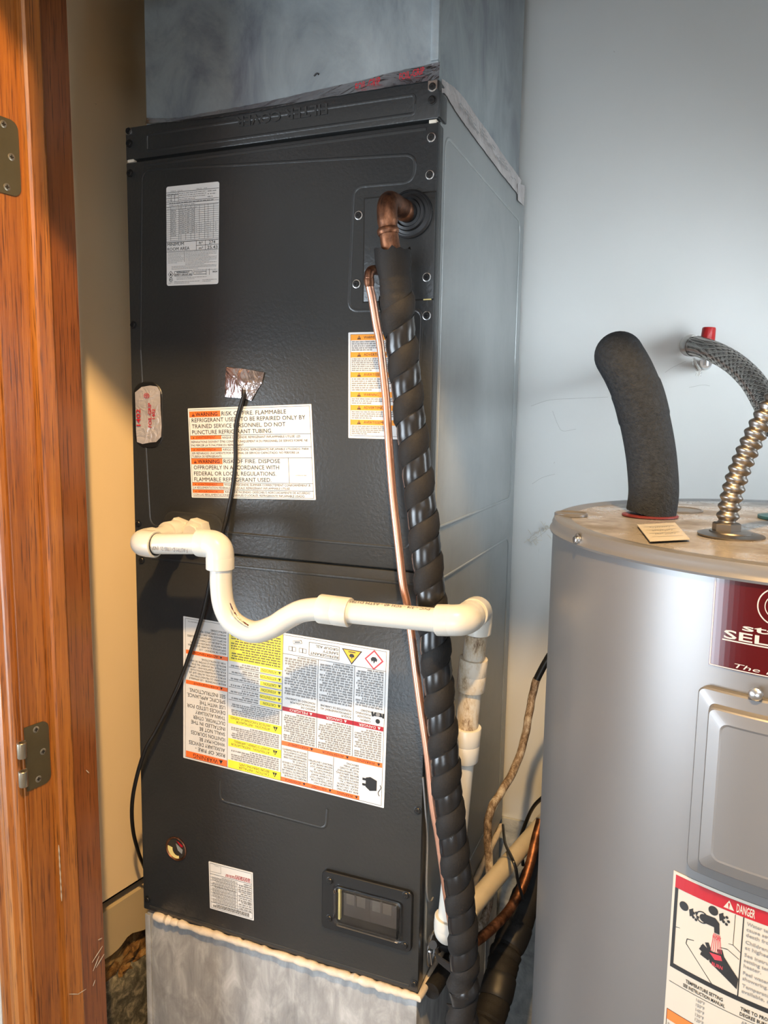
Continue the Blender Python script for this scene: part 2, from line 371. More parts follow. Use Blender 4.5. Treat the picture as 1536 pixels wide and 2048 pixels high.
def plane_pos(q, y0, flip=False):
    """q: four (X, Z) corners TL TR BR BL on a front face at Y = y0"""
    def pos(u, v, lift=0):
        if flip: u, v = 1 - u, 1 - v
        a = [q[0][i] * (1 - u) + q[1][i] * u for i in (0, 1)]; b = [q[3][i] * (1 - u) + q[2][i] * u for i in (0, 1)]
        return Vector((a[0] * (1 - v) + b[0] * v, y0 - lift, a[1] * (1 - v) + b[1] * v))
    return pos
def quad(px, Y=0.0): return [(lambda p: (p.x, p.z))(A(x, y, Y=Y)) for x, y in px]
def rounded_uv(r, W, H, n=5):
    out = []
    for cx, cy, a0 in ((1 - r / W, r / H, -90), (1 - r / W, 1 - r / H, 0), (r / W, 1 - r / H, 90), (r / W, r / H, 180)):
        for k in range(n + 1):
            a = math.radians(a0 + 90 * k / n); out.append((cx + math.cos(a) * r / W, cy + math.sin(a) * r / H))
    return out
def sheet_body(mb, pos, outline, th, mi=0):
    n = len(outline); vs = [pos(u, v, th) for u, v in outline] + [pos(u, v, 0) for u, v in outline]
    mb.add(vs, [list(range(n))[::-1]] + [[i, (i + 1) % n, n + (i + 1) % n, n + i] for i in range(n)], mi)

# ================================================================== setting
WX, HZ, DY = 0.4445, 1.134, 0.4856
FLOOR = -0.60; CEIL = 1.84
WALLB = 0.515
ang = math.radians(9.5)
ED = Vector((math.sin(ang), math.cos(ang), 0)); EN = Vector((math.cos(ang), -math.sin(ang), 0))

b = MB().box((-2.4, -3.4, FLOOR - 0.1), (2.9, 0.9, FLOOR)); obj('floor', b, 'floor', kind='structure')
b = MB().box((-2.4, -3.4, CEIL), (2.9, 0.9, CEIL + 0.1)); obj('ceiling', b, 'room', kind='structure')
# back wall: painted board above a rough foundation
wb = thing('wall_back', (0.6, WALLB, FLOOR), kind='structure')
zb = A(1030, 1638, Y=WALLB).z
b = MB().box((-0.25, WALLB, zb), (1.45, WALLB + 0.05, CEIL), bevel=0.002); obj('painted_board', b, 'wall_b', wb)
def rough_slab(x0, x1, z0, z1, y, amp, nx, nz, seed, back=0.06):
    rr = random.Random(seed); bm = MB(); vs = []; fs = []
    for j in range(nz + 1):
        for i in range(nx + 1):
            vs.append((x0 + (x1 - x0) * i / nx, y - amp * rr.random(), z0 + (z1 - z0) * j / nz))
    for j in range(nz):
        for i in range(nx):
            k = j * (nx + 1) + i; fs.append([k, k + 1, k + nx + 2, k + nx + 1])
    bm.add(vs, fs, 0, True)
    n = nx + 1; rim = list(range(nx + 1)) + [n * j + nx for j in range(1, nz + 1)] + [n * nz + i for i in range(nx - 1, -1, -1)] + [n * j for j in range(nz - 1, 0, -1)]
    v2 = [vs[i] for i in rim] + [(vs[i][0], y + back, vs[i][2]) for i in rim]; L = len(rim)
    bm.add(v2, [[(i + 1) % L, i, L + i, L + (i + 1) % L] for i in range(L)] + [list(range(L, 2 * L))])
    return bm
obj('foundation', rough_slab(-0.25, 1.45, FLOOR, zb, WALLB - 0.002, 0.006, 60, 24, 3), 'found', wb, label='rough grey concrete foundation below the painted board')
# dust cobweb left of the heater
m = MB()
for line in (((1062, 812), (1100, 800), (1150, 797), (1216, 794)), ((1105, 822), (1116, 850), (1126, 862), (1152, 858)), ((1064, 968), (1085, 955), (1110, 948)), ((1378, 775), (1405, 770), (1420, 772)), ((1330, 745), (1345, 735), (1372, 722)), ((1060, 1085), (1075, 1075), (1092, 1062))):
    m.tube(spline([A(x, y, Y=WALLB - .0001) for x, y in line], 5), .00022, 5)
obj('hairline_cracks', m, 'grey_pale', wb, label='thin hairline cracks in the white paint')
# right closet wall, out of the frame
b = MB().box((1.22, -0.33, FLOOR), (1.30, WALLB + .05, CEIL)); obj('wall_right', b, 'wall_b', kind='structure')
# front wall of the closet (room side), with the door opening 0 .. 1.0
def ep(s, n, z): return Vector((-0.0016, -0.2078, 0)) + ED * s + EN * n + Vector((0, 0, z))
HEADZ = 1.245
wf = thing('wall_front', ep(0, -.5, FLOOR), kind='structure')
b = MB().prism([ep(.0, -2.4, FLOOR), ep(.0, -.075, FLOOR), ep(.10, -.075, FLOOR), ep(.10, -2.4, FLOOR)], (0, 0, CEIL - FLOOR)); obj('wall_panel', b, 'room', wf)
b = MB().prism([ep(.0, 1.02, FLOOR), ep(.0, 2.9, FLOOR), ep(.10, 2.9, FLOOR), ep(.10, 1.02, FLOOR)], (0, 0, CEIL - FLOOR)); obj('wall_panel', b, 'room', wf)
b = MB().prism([ep(.0, -.02, HEADZ), ep(.0, 1.02, HEADZ), ep(.10, 1.02, HEADZ), ep(.10, -.02, HEADZ)], (0, 0, CEIL - HEADZ)); obj('door_header', b, 'oak', wf)
# room beyond the camera
b = MB().box((-2.4, -3.45, FLOOR), (2.9, -3.35, CEIL)); obj('wall_room_back', b, 'room', kind='structure')
b = MB().box((-2.45, -3.4, FLOOR), (-2.35, .2, CEIL)); obj('wall_room_left', b, 'room', kind='structure')
b = MB().box((2.85, -3.4, FLOOR), (2.95, .2, CEIL)); obj('wall_room_right', b, 'room', kind='structure')

# left wall: painted board, dark slot, cracked plaster, rubble and concrete block
WL0 = Vector((-0.088, 0, 0))
def lw(s, n, z): return WL0 + ED * s + EN * n + Vector((0, 0, z))
def LW(x, y, n=0): p = A(x, y, P=lw(0, n, 0), N=EN); return ((p - WL0).dot(ED), p.z)
wl = thing('wall_left', lw(0, 0, FLOOR), kind='structure')
zslot = LW(247, 1778)[1]
b = MB().prism([lw(-.17, 0, zslot + .0), lw(.6, 0, zslot), lw(.6, -.03, zslot), lw(-.17, -.03, zslot)], (0, 0, CEIL - zslot)); obj('painted_board', b, 'wall_l', wl)
ps = [LW(*p) for p in ((150, 1880), (205, 1918), (214, 1920), (226, 1912), (238, 1902), (246, 1893), (258, 1876), (268, 1868), (290, 1862), (320, 1845))]
poly = [lw(s, -.004, z) for s, z in ps]; top = zslot - .022
poly = [lw(ps[0][0], -.004, top)] + poly + [lw(ps[-1][0] + .3, -.004, ps[-1][1]), lw(ps[-1][0] + .3, -.004, top)]
b = MB().prism(poly, EN * -.02); obj('plaster_patch', b, 'plaster', wl, label='stained plaster with a broken lower edge')
b = MB().prism([lw(-.17, -.045, FLOOR), lw(.6, -.045, FLOOR), lw(.6, -.10, FLOOR), lw(-.17, -.10, FLOOR)], (0, 0, 1.0)); obj('cavity_backing', b, 'dark', wl)
def rough_left(s0, s1, z0, z1, n0, amp, ns, nz, seed, topfn=None):
    rr = random.Random(seed); vs = []; fs = []
    for j in range(nz + 1):
        for i in range(ns + 1):
            s = s0 + (s1 - s0) * i / ns; zt = z1 + (topfn(s) if topfn else 0); z = z0 + (zt - z0) * j / nz
            vs.append(lw(s, n0 + amp * rr.random() - (.012 if j == nz else 0), z))
    for j in range(nz):
        for i in range(ns):
            k = j * (ns + 1) + i; fs.append([k, k + 1, k + ns + 2, k + ns + 1])
    m = MB().add(vs, fs, 0, True); n = ns + 1
    top = [n * nz + i for i in range(n)]
    m.add([vs[i] for i in top] + [vs[i] - EN * .05 for i in top], [[i, i + 1, n + i + 1, n + i] for i in range(n - 1)]); return m
zt = LW(215, 1975)[1]
obj('rusty_rubble', rough_left(-.17, .5, zt - .02, zt + .055, -.022, .010, 60, 14, 5, lambda s: .02 * math.sin(s * 60) * .3 + max(0, min(.035, (s - .02) * .5))), 'rubble', wl, label='rust-stained crumbling rubble under the plaster')
obj('concrete_block', rough_left(-.17, .5, FLOOR, zt, -.012, .006, 50, 24, 6), 'block', wl, label='dark speckled concrete block')

# oak door frame with the hinge leaves left on it
J0 = A(70, 1515, t=None, Y=-0.1941)
JL = (A(133, 0, P=J0, N=EN) - A(215, 2048, P=J0, N=EN)).normalized()      # the frame leans a little
def jn(n): return J0 + EN * n
def jat(x, y, n=0.0):
    """photo column on the frame's face -> (depth along jamb, height)"""
    p = A(x, y, P=jn(n), N=EN); k = (p.z - J0.z) / JL.z; return (p - J0 - JL * k).dot(ED), p.z
def jp(s, n, z): k = (z - J0.z) / JL.z; return J0 + JL * k + ED * s + EN * n
def jcol(x, y=1515, n=0.0): return jat(x, y, n)[0]
dr = thing('door_1', jp(0, 0, FLOOR), kind='structure')
def jext(prof, z0=FLOOR, z1=HEADZ):
    m = MB(); n = len(prof); vs = [jp(s, q, z0) for s, q in prof] + [jp(s, q, z1) for s, q in prof]
    area2 = sum(prof[i][0] * prof[(i + 1) % n][1] - prof[(i + 1) % n][0] * prof[i][1] for i in range(n))
    fs = [list(range(n)), list(range(n, 2 * n))[::-1]] + [[i, n + i, n + (i + 1) % n, (i + 1) % n] for i in range(n)]
    if area2 < 0: fs = [f[::-1] for f in fs]
    return m.add(vs, fs, 0)
s0, s1, s2, s3, s4 = jcol(47), jcol(104), jcol(116, n=.010), jcol(150, n=.010), jcol(196)
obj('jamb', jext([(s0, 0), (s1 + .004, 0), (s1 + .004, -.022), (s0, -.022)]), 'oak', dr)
st = [(s1, .0), (s1 + .0012, .0075), (s1 + .004, .0100), (s3 - .004, .0105), (s3 - .001, .0085), (s3, .004), (s3, -.022), (s1, -.022)]
obj('stop', jext(st), 'oak', dr)
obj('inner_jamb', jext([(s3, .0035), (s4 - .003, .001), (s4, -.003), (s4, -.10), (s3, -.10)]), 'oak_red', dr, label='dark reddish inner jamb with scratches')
# casing: moulded front
xs = [(12, 1900), (17, 1900), (22, 1900), (28, 1900), (33, 1900), (40, 1900), (47, 1900)]
cas = [(s0 - .002, -.004), (s0 - .006, -.006), (s0 - .008, -.010), (s0 - .006, -.013), (s0 - .006, -.018), (s0 - .011, -.022), (s0 - .012, -.028), (s0 - .010, -.034), (s0 - .010, -.040), (s0 - .014, -.045), (s0 - .015, -.052), (s0 - .011, -.060), (s0 - .007, -.066), (s0 + .004, -.068), (s0 + .004, -.004)]
obj('casing', jext(cas), 'oak', dr, label='moulded oak casing')
rs = random.Random(12); m = MB()
def jmark(x0, y0, x1, y1, n, w_):
    a = jat(x0, y0, n); c = jat(x1, y1, n); p, q = jp(a[0], n, a[1]), jp(c[0], n, c[1]); e = (q - p).cross(EN).normalized() * w_; m.prism([p - e * .3, p.lerp(q, .5) - e, q - e * .3, q + e * .3, p.lerp(q, .5) + e, p + e * .3], EN * .0004)
for x0, y0, x1, y1 in ((205, 1892, 184, 1925), (208, 1908, 192, 1935), (198, 1912, 186, 1942), (190, 1960, 186, 1972), (196, 1880, 204, 1876), (172, 1540, 178, 1546)): jmark(x0, y0, x1, y1, .0036, .0007)
for x0, y0, x1, y1 in ((138, 1988, 158, 1988), (156, 1988, 172, 1978)): jmark(x0, y0, x1, y1, .0105, .0006)
for k in range(7): jmark(117 + k * .8, 1690 + k * 15, 118.5 + k * .8, 1712 + k * 15, .0102, .0009)
obj('scratch_marks', m, 'cream', dr, label='pale scratches and a worn edge in the oak')
def hinge(cx0, cx1, ytop_l, ytop_r, ybot_l, lab, knuckles, screws, n=.0012):
    tl = jat(cx0, ytop_l); tr = jat(cx1, ytop_r); bl = jat(cx0 + 4, ybot_l)
    a0, a1 = tl[0], tr[0]; zt_, zb_ = tl[1], bl[1]; r = .010; pts = [(a0, zt_), ]
    out = [(a0, zb_)]
    for k in range(7):
        a = -PI / 2 + PI / 2 * k / 6; out.append((a1 - r + r * math.cos(a), zb_ + r + r * math.sin(a)))
    for k in range(7):
        a = PI / 2 * k / 6; out.append((a1 - r + r * math.cos(a), zt_ - r + r * math.sin(a)))
    out.append((a0, zt_))
    m = MB().prism([jp(s, -.0005, z) for s, z in out], EN * (n + .0005))
    # leaf lip turning round the pin
    h = obj('hinge', m, 'hinge', dr, label=lab)
    for x, y in screws:
        s, z = jat(x, y, n); c = jp(s, n - .0002, z)
        q = MB().lathe(c, EN, [(.0, .0), (.0042, .0), (.0042, .0004), (.0032, .0008), (.0010, .0004), (0, .0004)], 14)
        for t in (0, 1):
            dvec = ED if t else Vector((0, 0, 1)); ovec = Vector((0, 0, 1)) if t else ED
            q.prism([c + EN * .0007 + dvec * sx * .0024 + ovec * sy * .0006 for sx, sy in ((-1, -1), (1, -1), (1, 1), (-1, 1))], EN * .0003, 1)
        obj('screw', q, ['knuckle', 'dark'], h)
    for (za, zb2) in knuckles:
        c = jp(a0 - .0065, .0045, zb2); k = MB().lathe(c, JL, [(.0030, .0), (.0052, .0), (.0056, .0006), (.0056, za - zb2 - .0006), (.0050, za - zb2), (.003, za - zb2), (.003, za - zb2 - .004), (0, za - zb2 - .004)], 18)
        k.prism([jp(a0 - .0065, .0000, zb2), jp(a0 + .001, -.0003, zb2), jp(a0 + .001, .0012, zb2), jp(a0 - .0065, .0014, zb2)], JL * (za - zb2))
        obj('knuckle', k, 'knuckle', h, label='worn bright knuckle')
    return h
zz = lambda x, y: jat(x, y)[1]
hinge(47, 96, 1456, 1446, 1584, 'lower bronze hinge leaf with bare knuckles', [(zz(40, 1483), zz(40, 1514)), (zz(42, 1540), zz(42, 1571))], [(72, 1459), (86, 1503), (77, 1558)])
hinge(-14, 34, 227, 238, 382, 'upper bronze hinge leaf cut by the photo edge', [(zz(-20, 270), zz(-20, 302)), (zz(-20, 328), zz(-20, 360))], [(7, 248), (23, 314), (14, 374)])

# ================================================================== air handler
AH = thing('air_handler', (WX / 2, DY / 2, 0), 'tall dark grey air handler cabinet covered in warning labels', 'air handler')
SEAM1, SEAM2 = 1.0912, 0.5636
def rib(mb, pts, r=.0016, mi=0, flat='y'):
    sq = (1, .5, 1) if flat == 'y' else (.5, 1, 1)
    mb.tube(pts, r, 8, mi, sq=sq)
def rr_path(x0, z0, x1, z1, rad, fn, closed=True):
    P = [(x1, (z0 + z1) / 2), (x1, z1), (x0, z1), (x0, z0), (x1, z0), (x1, (z0 + z1) / 2)]
    return fillet([fn(*p) for p in P], rad, 6)
# side, back and top shell of pale steel
b = MB()
b.box((0.001, 0.012, 0.0005), (WX - .0008, DY, HZ), bevel=.0015)
fnx = lambda y, z: Vector((WX - .0005, y, z))
rib(b, rr_path(.030, .615, .452, 1.085, .02, fnx), .0022, 0, 'x')
rib(b, rr_path(.030, .045, .452, .545, .02, fnx), .0022, 0, 'x')
obj('shell', b, 'side', AH, label='pale grey steel side and back shell')
fny = lambda x, z: Vector((x, 0.0002, z))
def panel(name, z0, z1, ribs=()):
    m = MB(); m.box((0, 0, z0), (WX, .0215, z1), bevel=.0018, seg=2)
    for r in ribs: rib(m, r, .0022)
    return obj(name, m, 'enamel', AH)
pf = lambda x, y: (lambda p: (p.x, p.z))(A(x, y, Y=0))
x0, _ = pf(300, 350)
fc = panel('filter_cover', SEAM1 + .0016, HZ + .001, [rr_path(.035, SEAM1 + .010, .415, HZ - .012, .004, fny)])
# raised FILTER COVER lettering, upside down
L0 = A(575, 232, Y=0); m = MB(); vs, fs, tx0, tx1 = glyphs('FILTER COVER', True)
wl_ = (A(655, 222, Y=0) - A(472, 262, Y=0)).x; k = wl_ / (tx1 - tx0); xc = A(472, 262, Y=0).x; zc = (A(563, 236, Y=0)).z
m.add([(xc + wl_ - (x - tx0) * k, -.0011, zc + .0085 - y * .0125 / .73 + .0) for x, y in vs], [f[::-1] for f in fs], 0)
n0 = len(vs); m.add([(xc + wl_ - (x - tx0) * k, .0003, zc + .0085 - y * .0125 / .73) for x, y in vs], [], 0)
edge = {}
for f in fs:
    for i in range(len(f)):
        e = (f[i], f[(i + 1) % len(f)]); edge[tuple(sorted(e))] = edge.get(tuple(sorted(e)), 0) + 1
for (p, q), c in edge.items():
    if c == 1: m.f.append([p, q, n0 + q, n0 + p]); m.m.append(0); m.sm.append(False)
obj('raised_lettering', m, 'enamel', fc)
b = MB().box((WX - .0005, -.001, SEAM1 + .003), (WX + .0022, .0245, HZ - .012), bevel=.0006); obj('corner_tab', b, 'enamel', fc)
up = panel('upper_panel', SEAM2 + .0012, SEAM1 - .0016, [
    fillet([fny(*pf(280, 700)), fny(*pf(283, 341)), fny(*pf(832, 309)), fny(*pf(828, 364)), fny(*pf(707, 374)), fny(*pf(697, 622)), fny(*pf(845, 618)), fny(*pf(822, 1098)), fny(*pf(300, 1052)), fny(*pf(280, 700))], .014, 6),
    fillet([fny(.03, 1.083), fny(.43, 1.083)], .002, 3)])
lp = panel('lower_panel', .001, SEAM2 - .0012, [
    fillet([fny(*pf(440, 1560)), fny(*pf(440, 1601)), fny(*pf(652, 1658)), fny(*pf(655, 1618))], .010, 6),
    fillet([fny(.012, .0075), fny(.432, .0075)], .002, 3), fillet([fny(.03, .548), fny(.43, .548)], .002, 3)])
# coil access plate with rubber grommet
q = [pf(731, 398), pf(872, 383), pf(868, 598), pf(727, 604)]
cx0, cx1 = (q[0][0] + q[3][0]) / 2, WX - .0005; cz0, cz1 = q[3][1], q[0][1]
b = MB().box((cx0, -.0016, cz0), (cx1, .004, cz1), bevel=.0008); b.box((cx0 - .0016, -.0002, cz0 - .0012), (cx1, .003, cz1 + .0016), mi=1)
cp = obj('coil_access_plate', b, ['enamel', 'dark'], AH)
GR = Vector((0.4135, -.0016, 0.989))
b = MB().lathe(GR, (0, -1, 0), [(.0275, -.001), (.0275, .003), (.0255, .0055), (.0245, .0058), (.0240, .0045), (.0205, .0060), (.0195, .0100), (.0165, .0115), (.0150, .0090), (.0118, .0100), (.0112, .020), (.0105, .020), (.0105, -.001)], 40)
obj('grommet', b, 'rubber', cp, label='black ribbed rubber grommet around the suction pipe')
b = MB().lathe(Vector((0.3784, -.0016, .927)), (0, -1, 0), [(.011, -.001), (.011, .002), (.0065, .004), (.0055, .004), (.0055, -.001)], 24); obj('grommet', b, 'rubber', cp)
# gasket tabs
for x, y, wd, mt in ((866, 243.5, .009, 'gasket'), (855, 597.5, .010, 'yellow'), (262, 322.5, .010, 'gasket')):
    p = A(x, y, Y=0); b = MB().box((p.x - wd / 2, -.0012, p.z - .0016), (p.x + wd / 2, .006, p.z + .0020), bevel=.0004); obj('gasket_tab', b, mt, AH)
# screws: one shared mesh, black head on a bright washer rim
def screw_mesh(washer):
    m = MB().lathe((0, 0, 0), (0, -1, 0), [(.0052, -.0005), (.0052, .0006), (.0045, .0008), (.0040, .0008)], 14, 1 if washer else 0)
    m.lathe((0, -.0007, 0), (0, -1, 0), [(.0040, 0), (.0041, .0012), (.0034, .0020), (.0016, .0022), (0, .0016)], 14, 0)
    for a in (0, 1):
        m.box((-.0023, -.0031, -.0005) if a else (-.0005, -.0031, -.0023), (.0023, -.0026, .0005) if a else (.0005, -.0026, .0023), 2)
    o = obj('screw', m, ['black', 'steel', 'tape']); me = o.data; bpy.data.objects.remove(o); return me
sm0, sm1 = screw_mesh(False), screw_mesh(True)
for x, y, k in ((865.6, 174, 1), (864, 201, 0), (863, 275, 1), (860, 350, 1), (858, 422.5, 1), (717.5, 431, 1), (854.6, 555, 1), (853.8, 631.5, 1), (713.3, 568, 1), (257.5, 263, 1), (258.5, 287, 0), (258, 347, 0), (267, 650, 0), (277, 1047, 0), (284, 1120, 0), (295.5, 1798, 0), (836, 1620.5, 0), (828.5, 1967, 0)):
    p = A(x, y, Y=0); inst('screw', sm1 if k else sm0, (max(p.x, .0065), -.0018 if (cx0 < p.x and cz0 < p.z < cz1) else -.0004, p.z), AH, (0, random.random() * 3, 0))
b = MB().box((0.4315, -.0012, 1.1245), (.4425, 0.0, 1.134)); obj('square_washer', b, 'steel', AH)

# breaker window
q = quad([(647, 1735), (828.7, 1782), (824, 1901), (647, 1849.5)]); bx0 = (q[0][0] + q[3][0]) / 2; bx1 = (q[1][0] + q[2][0]) / 2; bz1 = (q[0][1] + q[1][1]) / 2; bz0 = (q[2][1] + q[3][1]) / 2
q = quad([(674.7, 1766.5), (807, 1804), (799.5, 1878.6), (674, 1838.5)]); wx0 = (q[0][0] + q[3][0]) / 2; wx1 = (q[1][0] + q[2][0]) / 2; wz1 = (q[0][1] + q[1][1]) / 2; wz0 = (q[2][1] + q[3][1]) / 2
def rring(x0, z0, x1, z1, r, y, n=6):
    out = []
    for cx, cz, a0 in ((x1 - r, z1 - r, 0), (x0 + r, z1 - r, 90), (x0 + r, z0 + r, 180), (x1 - r, z0 + r, 270)):
        for k in range(n + 1):
            a = math.radians(a0 + 90 * k / n); out.append(Vector((cx + r * math.cos(a), y, cz + r * math.sin(a))))
    return out
def loft(mb, rings, mi=0, cap0=False, cap1=False, smooth=False):
    n = len(rings[0]); vs = [p for r in rings for p in r]; fs = []
    for j in range(len(rings) - 1):
        for i in range(n): fs.append([j * n + i, (j + 1) * n + i, (j + 1) * n + (i + 1) % n, j * n + (i + 1) % n])
    if cap0: fs.append(list(range(n)))
    if cap1: fs.append(list(range(len(rings) * n - n, len(rings) * n))[::-1])
    mb.add(vs, fs, mi, smooth); return mb
b = MB(); loft(b, [rring(bx0, bz0, bx1, bz1, .007, -.0002), rring(bx0, bz0, bx1, bz1, .007, -.005), rring(bx0 + .001, bz0 + .001, bx1 - .001, bz1 - .001, .006, -.006),
                   rring(wx0 - .004, wz0 - .003, wx1 + .004, wz1 + .003, .007, -.006), rring(wx0, wz0, wx1, wz1, .006, -.0045), rring(wx0, wz0, wx1, wz1, .006, -.0003)], cap1=False)
bw = obj('breaker_window', b, 'black', AH, label='black breaker window with two breakers behind clear cover')
b = MB().box((wx0, -.0009, wz0), (wx1, -.0003, wz1)); obj('backing', b, 'dark', bw)
wm = (wx0 + wx1) / 2
for k, cx in enumerate((wx0 + .030, wx1 - .026)):
    b = MB().box((cx - .0195, -.0028, wz0 + .012), (cx + .0195, -.0009, wz1 - .008), bevel=.0005); b.box((cx - .015, -.0040, wz0 + .030), (cx + .013, -.0028, wz0 + .046), mi=1, bevel=.0005)
    b.box((cx - .003, -.0046, wz0 + .030), (cx + .000, -.0040, wz0 + .048), mi=0)
    obj('breaker', b, ['breaker', 'breaker_toggle'], bw)
    s = Sheet(plane_pos([(cx - .012, wz1 - .001), (cx + .008, wz1 - .001), (cx + .008, wz1 - .007), (cx - .012, wz1 - .007)], -.0012, True), .02, .006)
    s.text('60' if k == 0 else '30', .1, .95, .8, .5, 0, True); obj('rating_print', s.b, 'cream', bw)
b = MB(); loft(b, [rring(wx0 - .001, wz0 - .001, wx1 + .001, wz1 + .001, .006, -.0062), rring(wx0 - .001, wz0 - .001, wx1 + .001, wz1 + .001, .006, -.0105), rring(wx0 + .0022, wz0 + .0022, wx1 - .0022, wz1 - .0022, .005, -.0135),
                   ], cap1=True, smooth=True)
loft(b, [rring(wx0 + .0030, wz0 + .0030, wx1 - .0030, wz1 - .0030, .005, -.0125), rring(wx0 + .0002, wz0 + .0002, wx1 - .0002, wz1 - .0002, .006, -.0100), rring(wx0 + .0002, wz0 + .0002, wx1 - .0002, wz1 - .0002, .006, -.0062)], cap0=True, smooth=True)
obj('clear_cover', b, 'clear', bw, label='clear plastic cover with worn bright edges')
b = MB().box((wx0 + .004, -.0060, wz0 + .006), (wx0 + .0068, -.0012, wz1 - .002)); obj('gasket_edge', b, 'yellow', bw)
for x, y in ((660, 1761), (659, 1836), (812, 1790), (809.6, 1890)):
    p = A(x, y, Y=-.006); inst('screw', sm0, (p.x, -.0058, p.z), bw, (0, random.random() * 3, 0))

# lower left sight hole with foil lined rim, and oval knockout behind the foil patch
p = A(353, 1697, Y=0)
b = MB().lathe((p.x, -.0003, p.z), (0, -1, 0), [(.0182, .0), (.0185, .0014), (.0170, .0020), (.0160, .0012), (.0150, -.0002)], 30)
hh = obj('sight_hole', b, 'copper_old', AH, label='round sight hole with a tarnished foil rim')
b = MB().lathe((p.x, -.0004, p.z), (0, -1, 0), [(.0158, .0), (0, .0002)], 24); obj('hole_interior', b, 'dark', hh)
b = MB().prism([(p.x + dx, -.0009, p.z + dz) for dx, dz in ((.000, .0085), (.012, .001), (.0105, -.0055), (.0035, -.0015))], (0, -.0006, 0)); obj('bright_flap', b, 'side', hh)
b = MB().prism([(p.x + dx, -.0008, p.z + dz) for dx, dz in ((.001, .0130), (.0115, .0080), (.0125, .0055), (.009, .0050))], (0, -.0006, 0)); obj('red_flap', b, 'red_ink', hh)
b = MB().prism([(p.x + .0148 * math.cos(a), -.0008, p.z + .0148 * math.sin(a)) for a in [math.radians(170 + 12 * i) for i in range(11)]] + [(p.x + .0085 * math.cos(a) + .002, -.0008, p.z + .0095 * math.sin(a) - .001) for a in [math.radians(290 - 12 * i) for i in range(11)]], (0, -.0006, 0)); obj('insulation_edge', b, 'yellow', hh)
px0, px1, pz0, pz1 = .006, .0495, .7085, .7935
b = MB(); loft(b, [rring(px0 - .003, pz0 - .004, px1 + .004, pz1 + .003, .020, -.0002, 8), rring(px0 - .002, pz0 - .003, px1 + .003, pz1 + .002, .020, -.0012, 8)], cap1=True)
obj('knockout_shadow_plate', b, 'black', AH, label='black oval knockout plate, its rim the shadow outline of the patch')  # black rim beyond the foil patch stands in for its shadow outline

# ------------------------------------------------------------------ labels
def make_label(name, px, content, mats, flip=False, rad=0.001, parent=None, lab=None, th=.0003):
    q = quad(px); pos = plane_pos(q, -.0022 if False else -.0002, flip)
    W = (Vector(q[1]) - Vector(q[0])).length; H = (Vector(q[3]) - Vector(q[0])).length
    m = MB(); sheet_body(m, pos, rounded_uv(rad, W, H), th)
    o = obj(name, m, 'paper', parent or AH, label=lab)
    s = Sheet(lambda u, v, l=0: pos(u, v, l + th), W, H); content(s); obj('printing', s.b, mats, o); return o

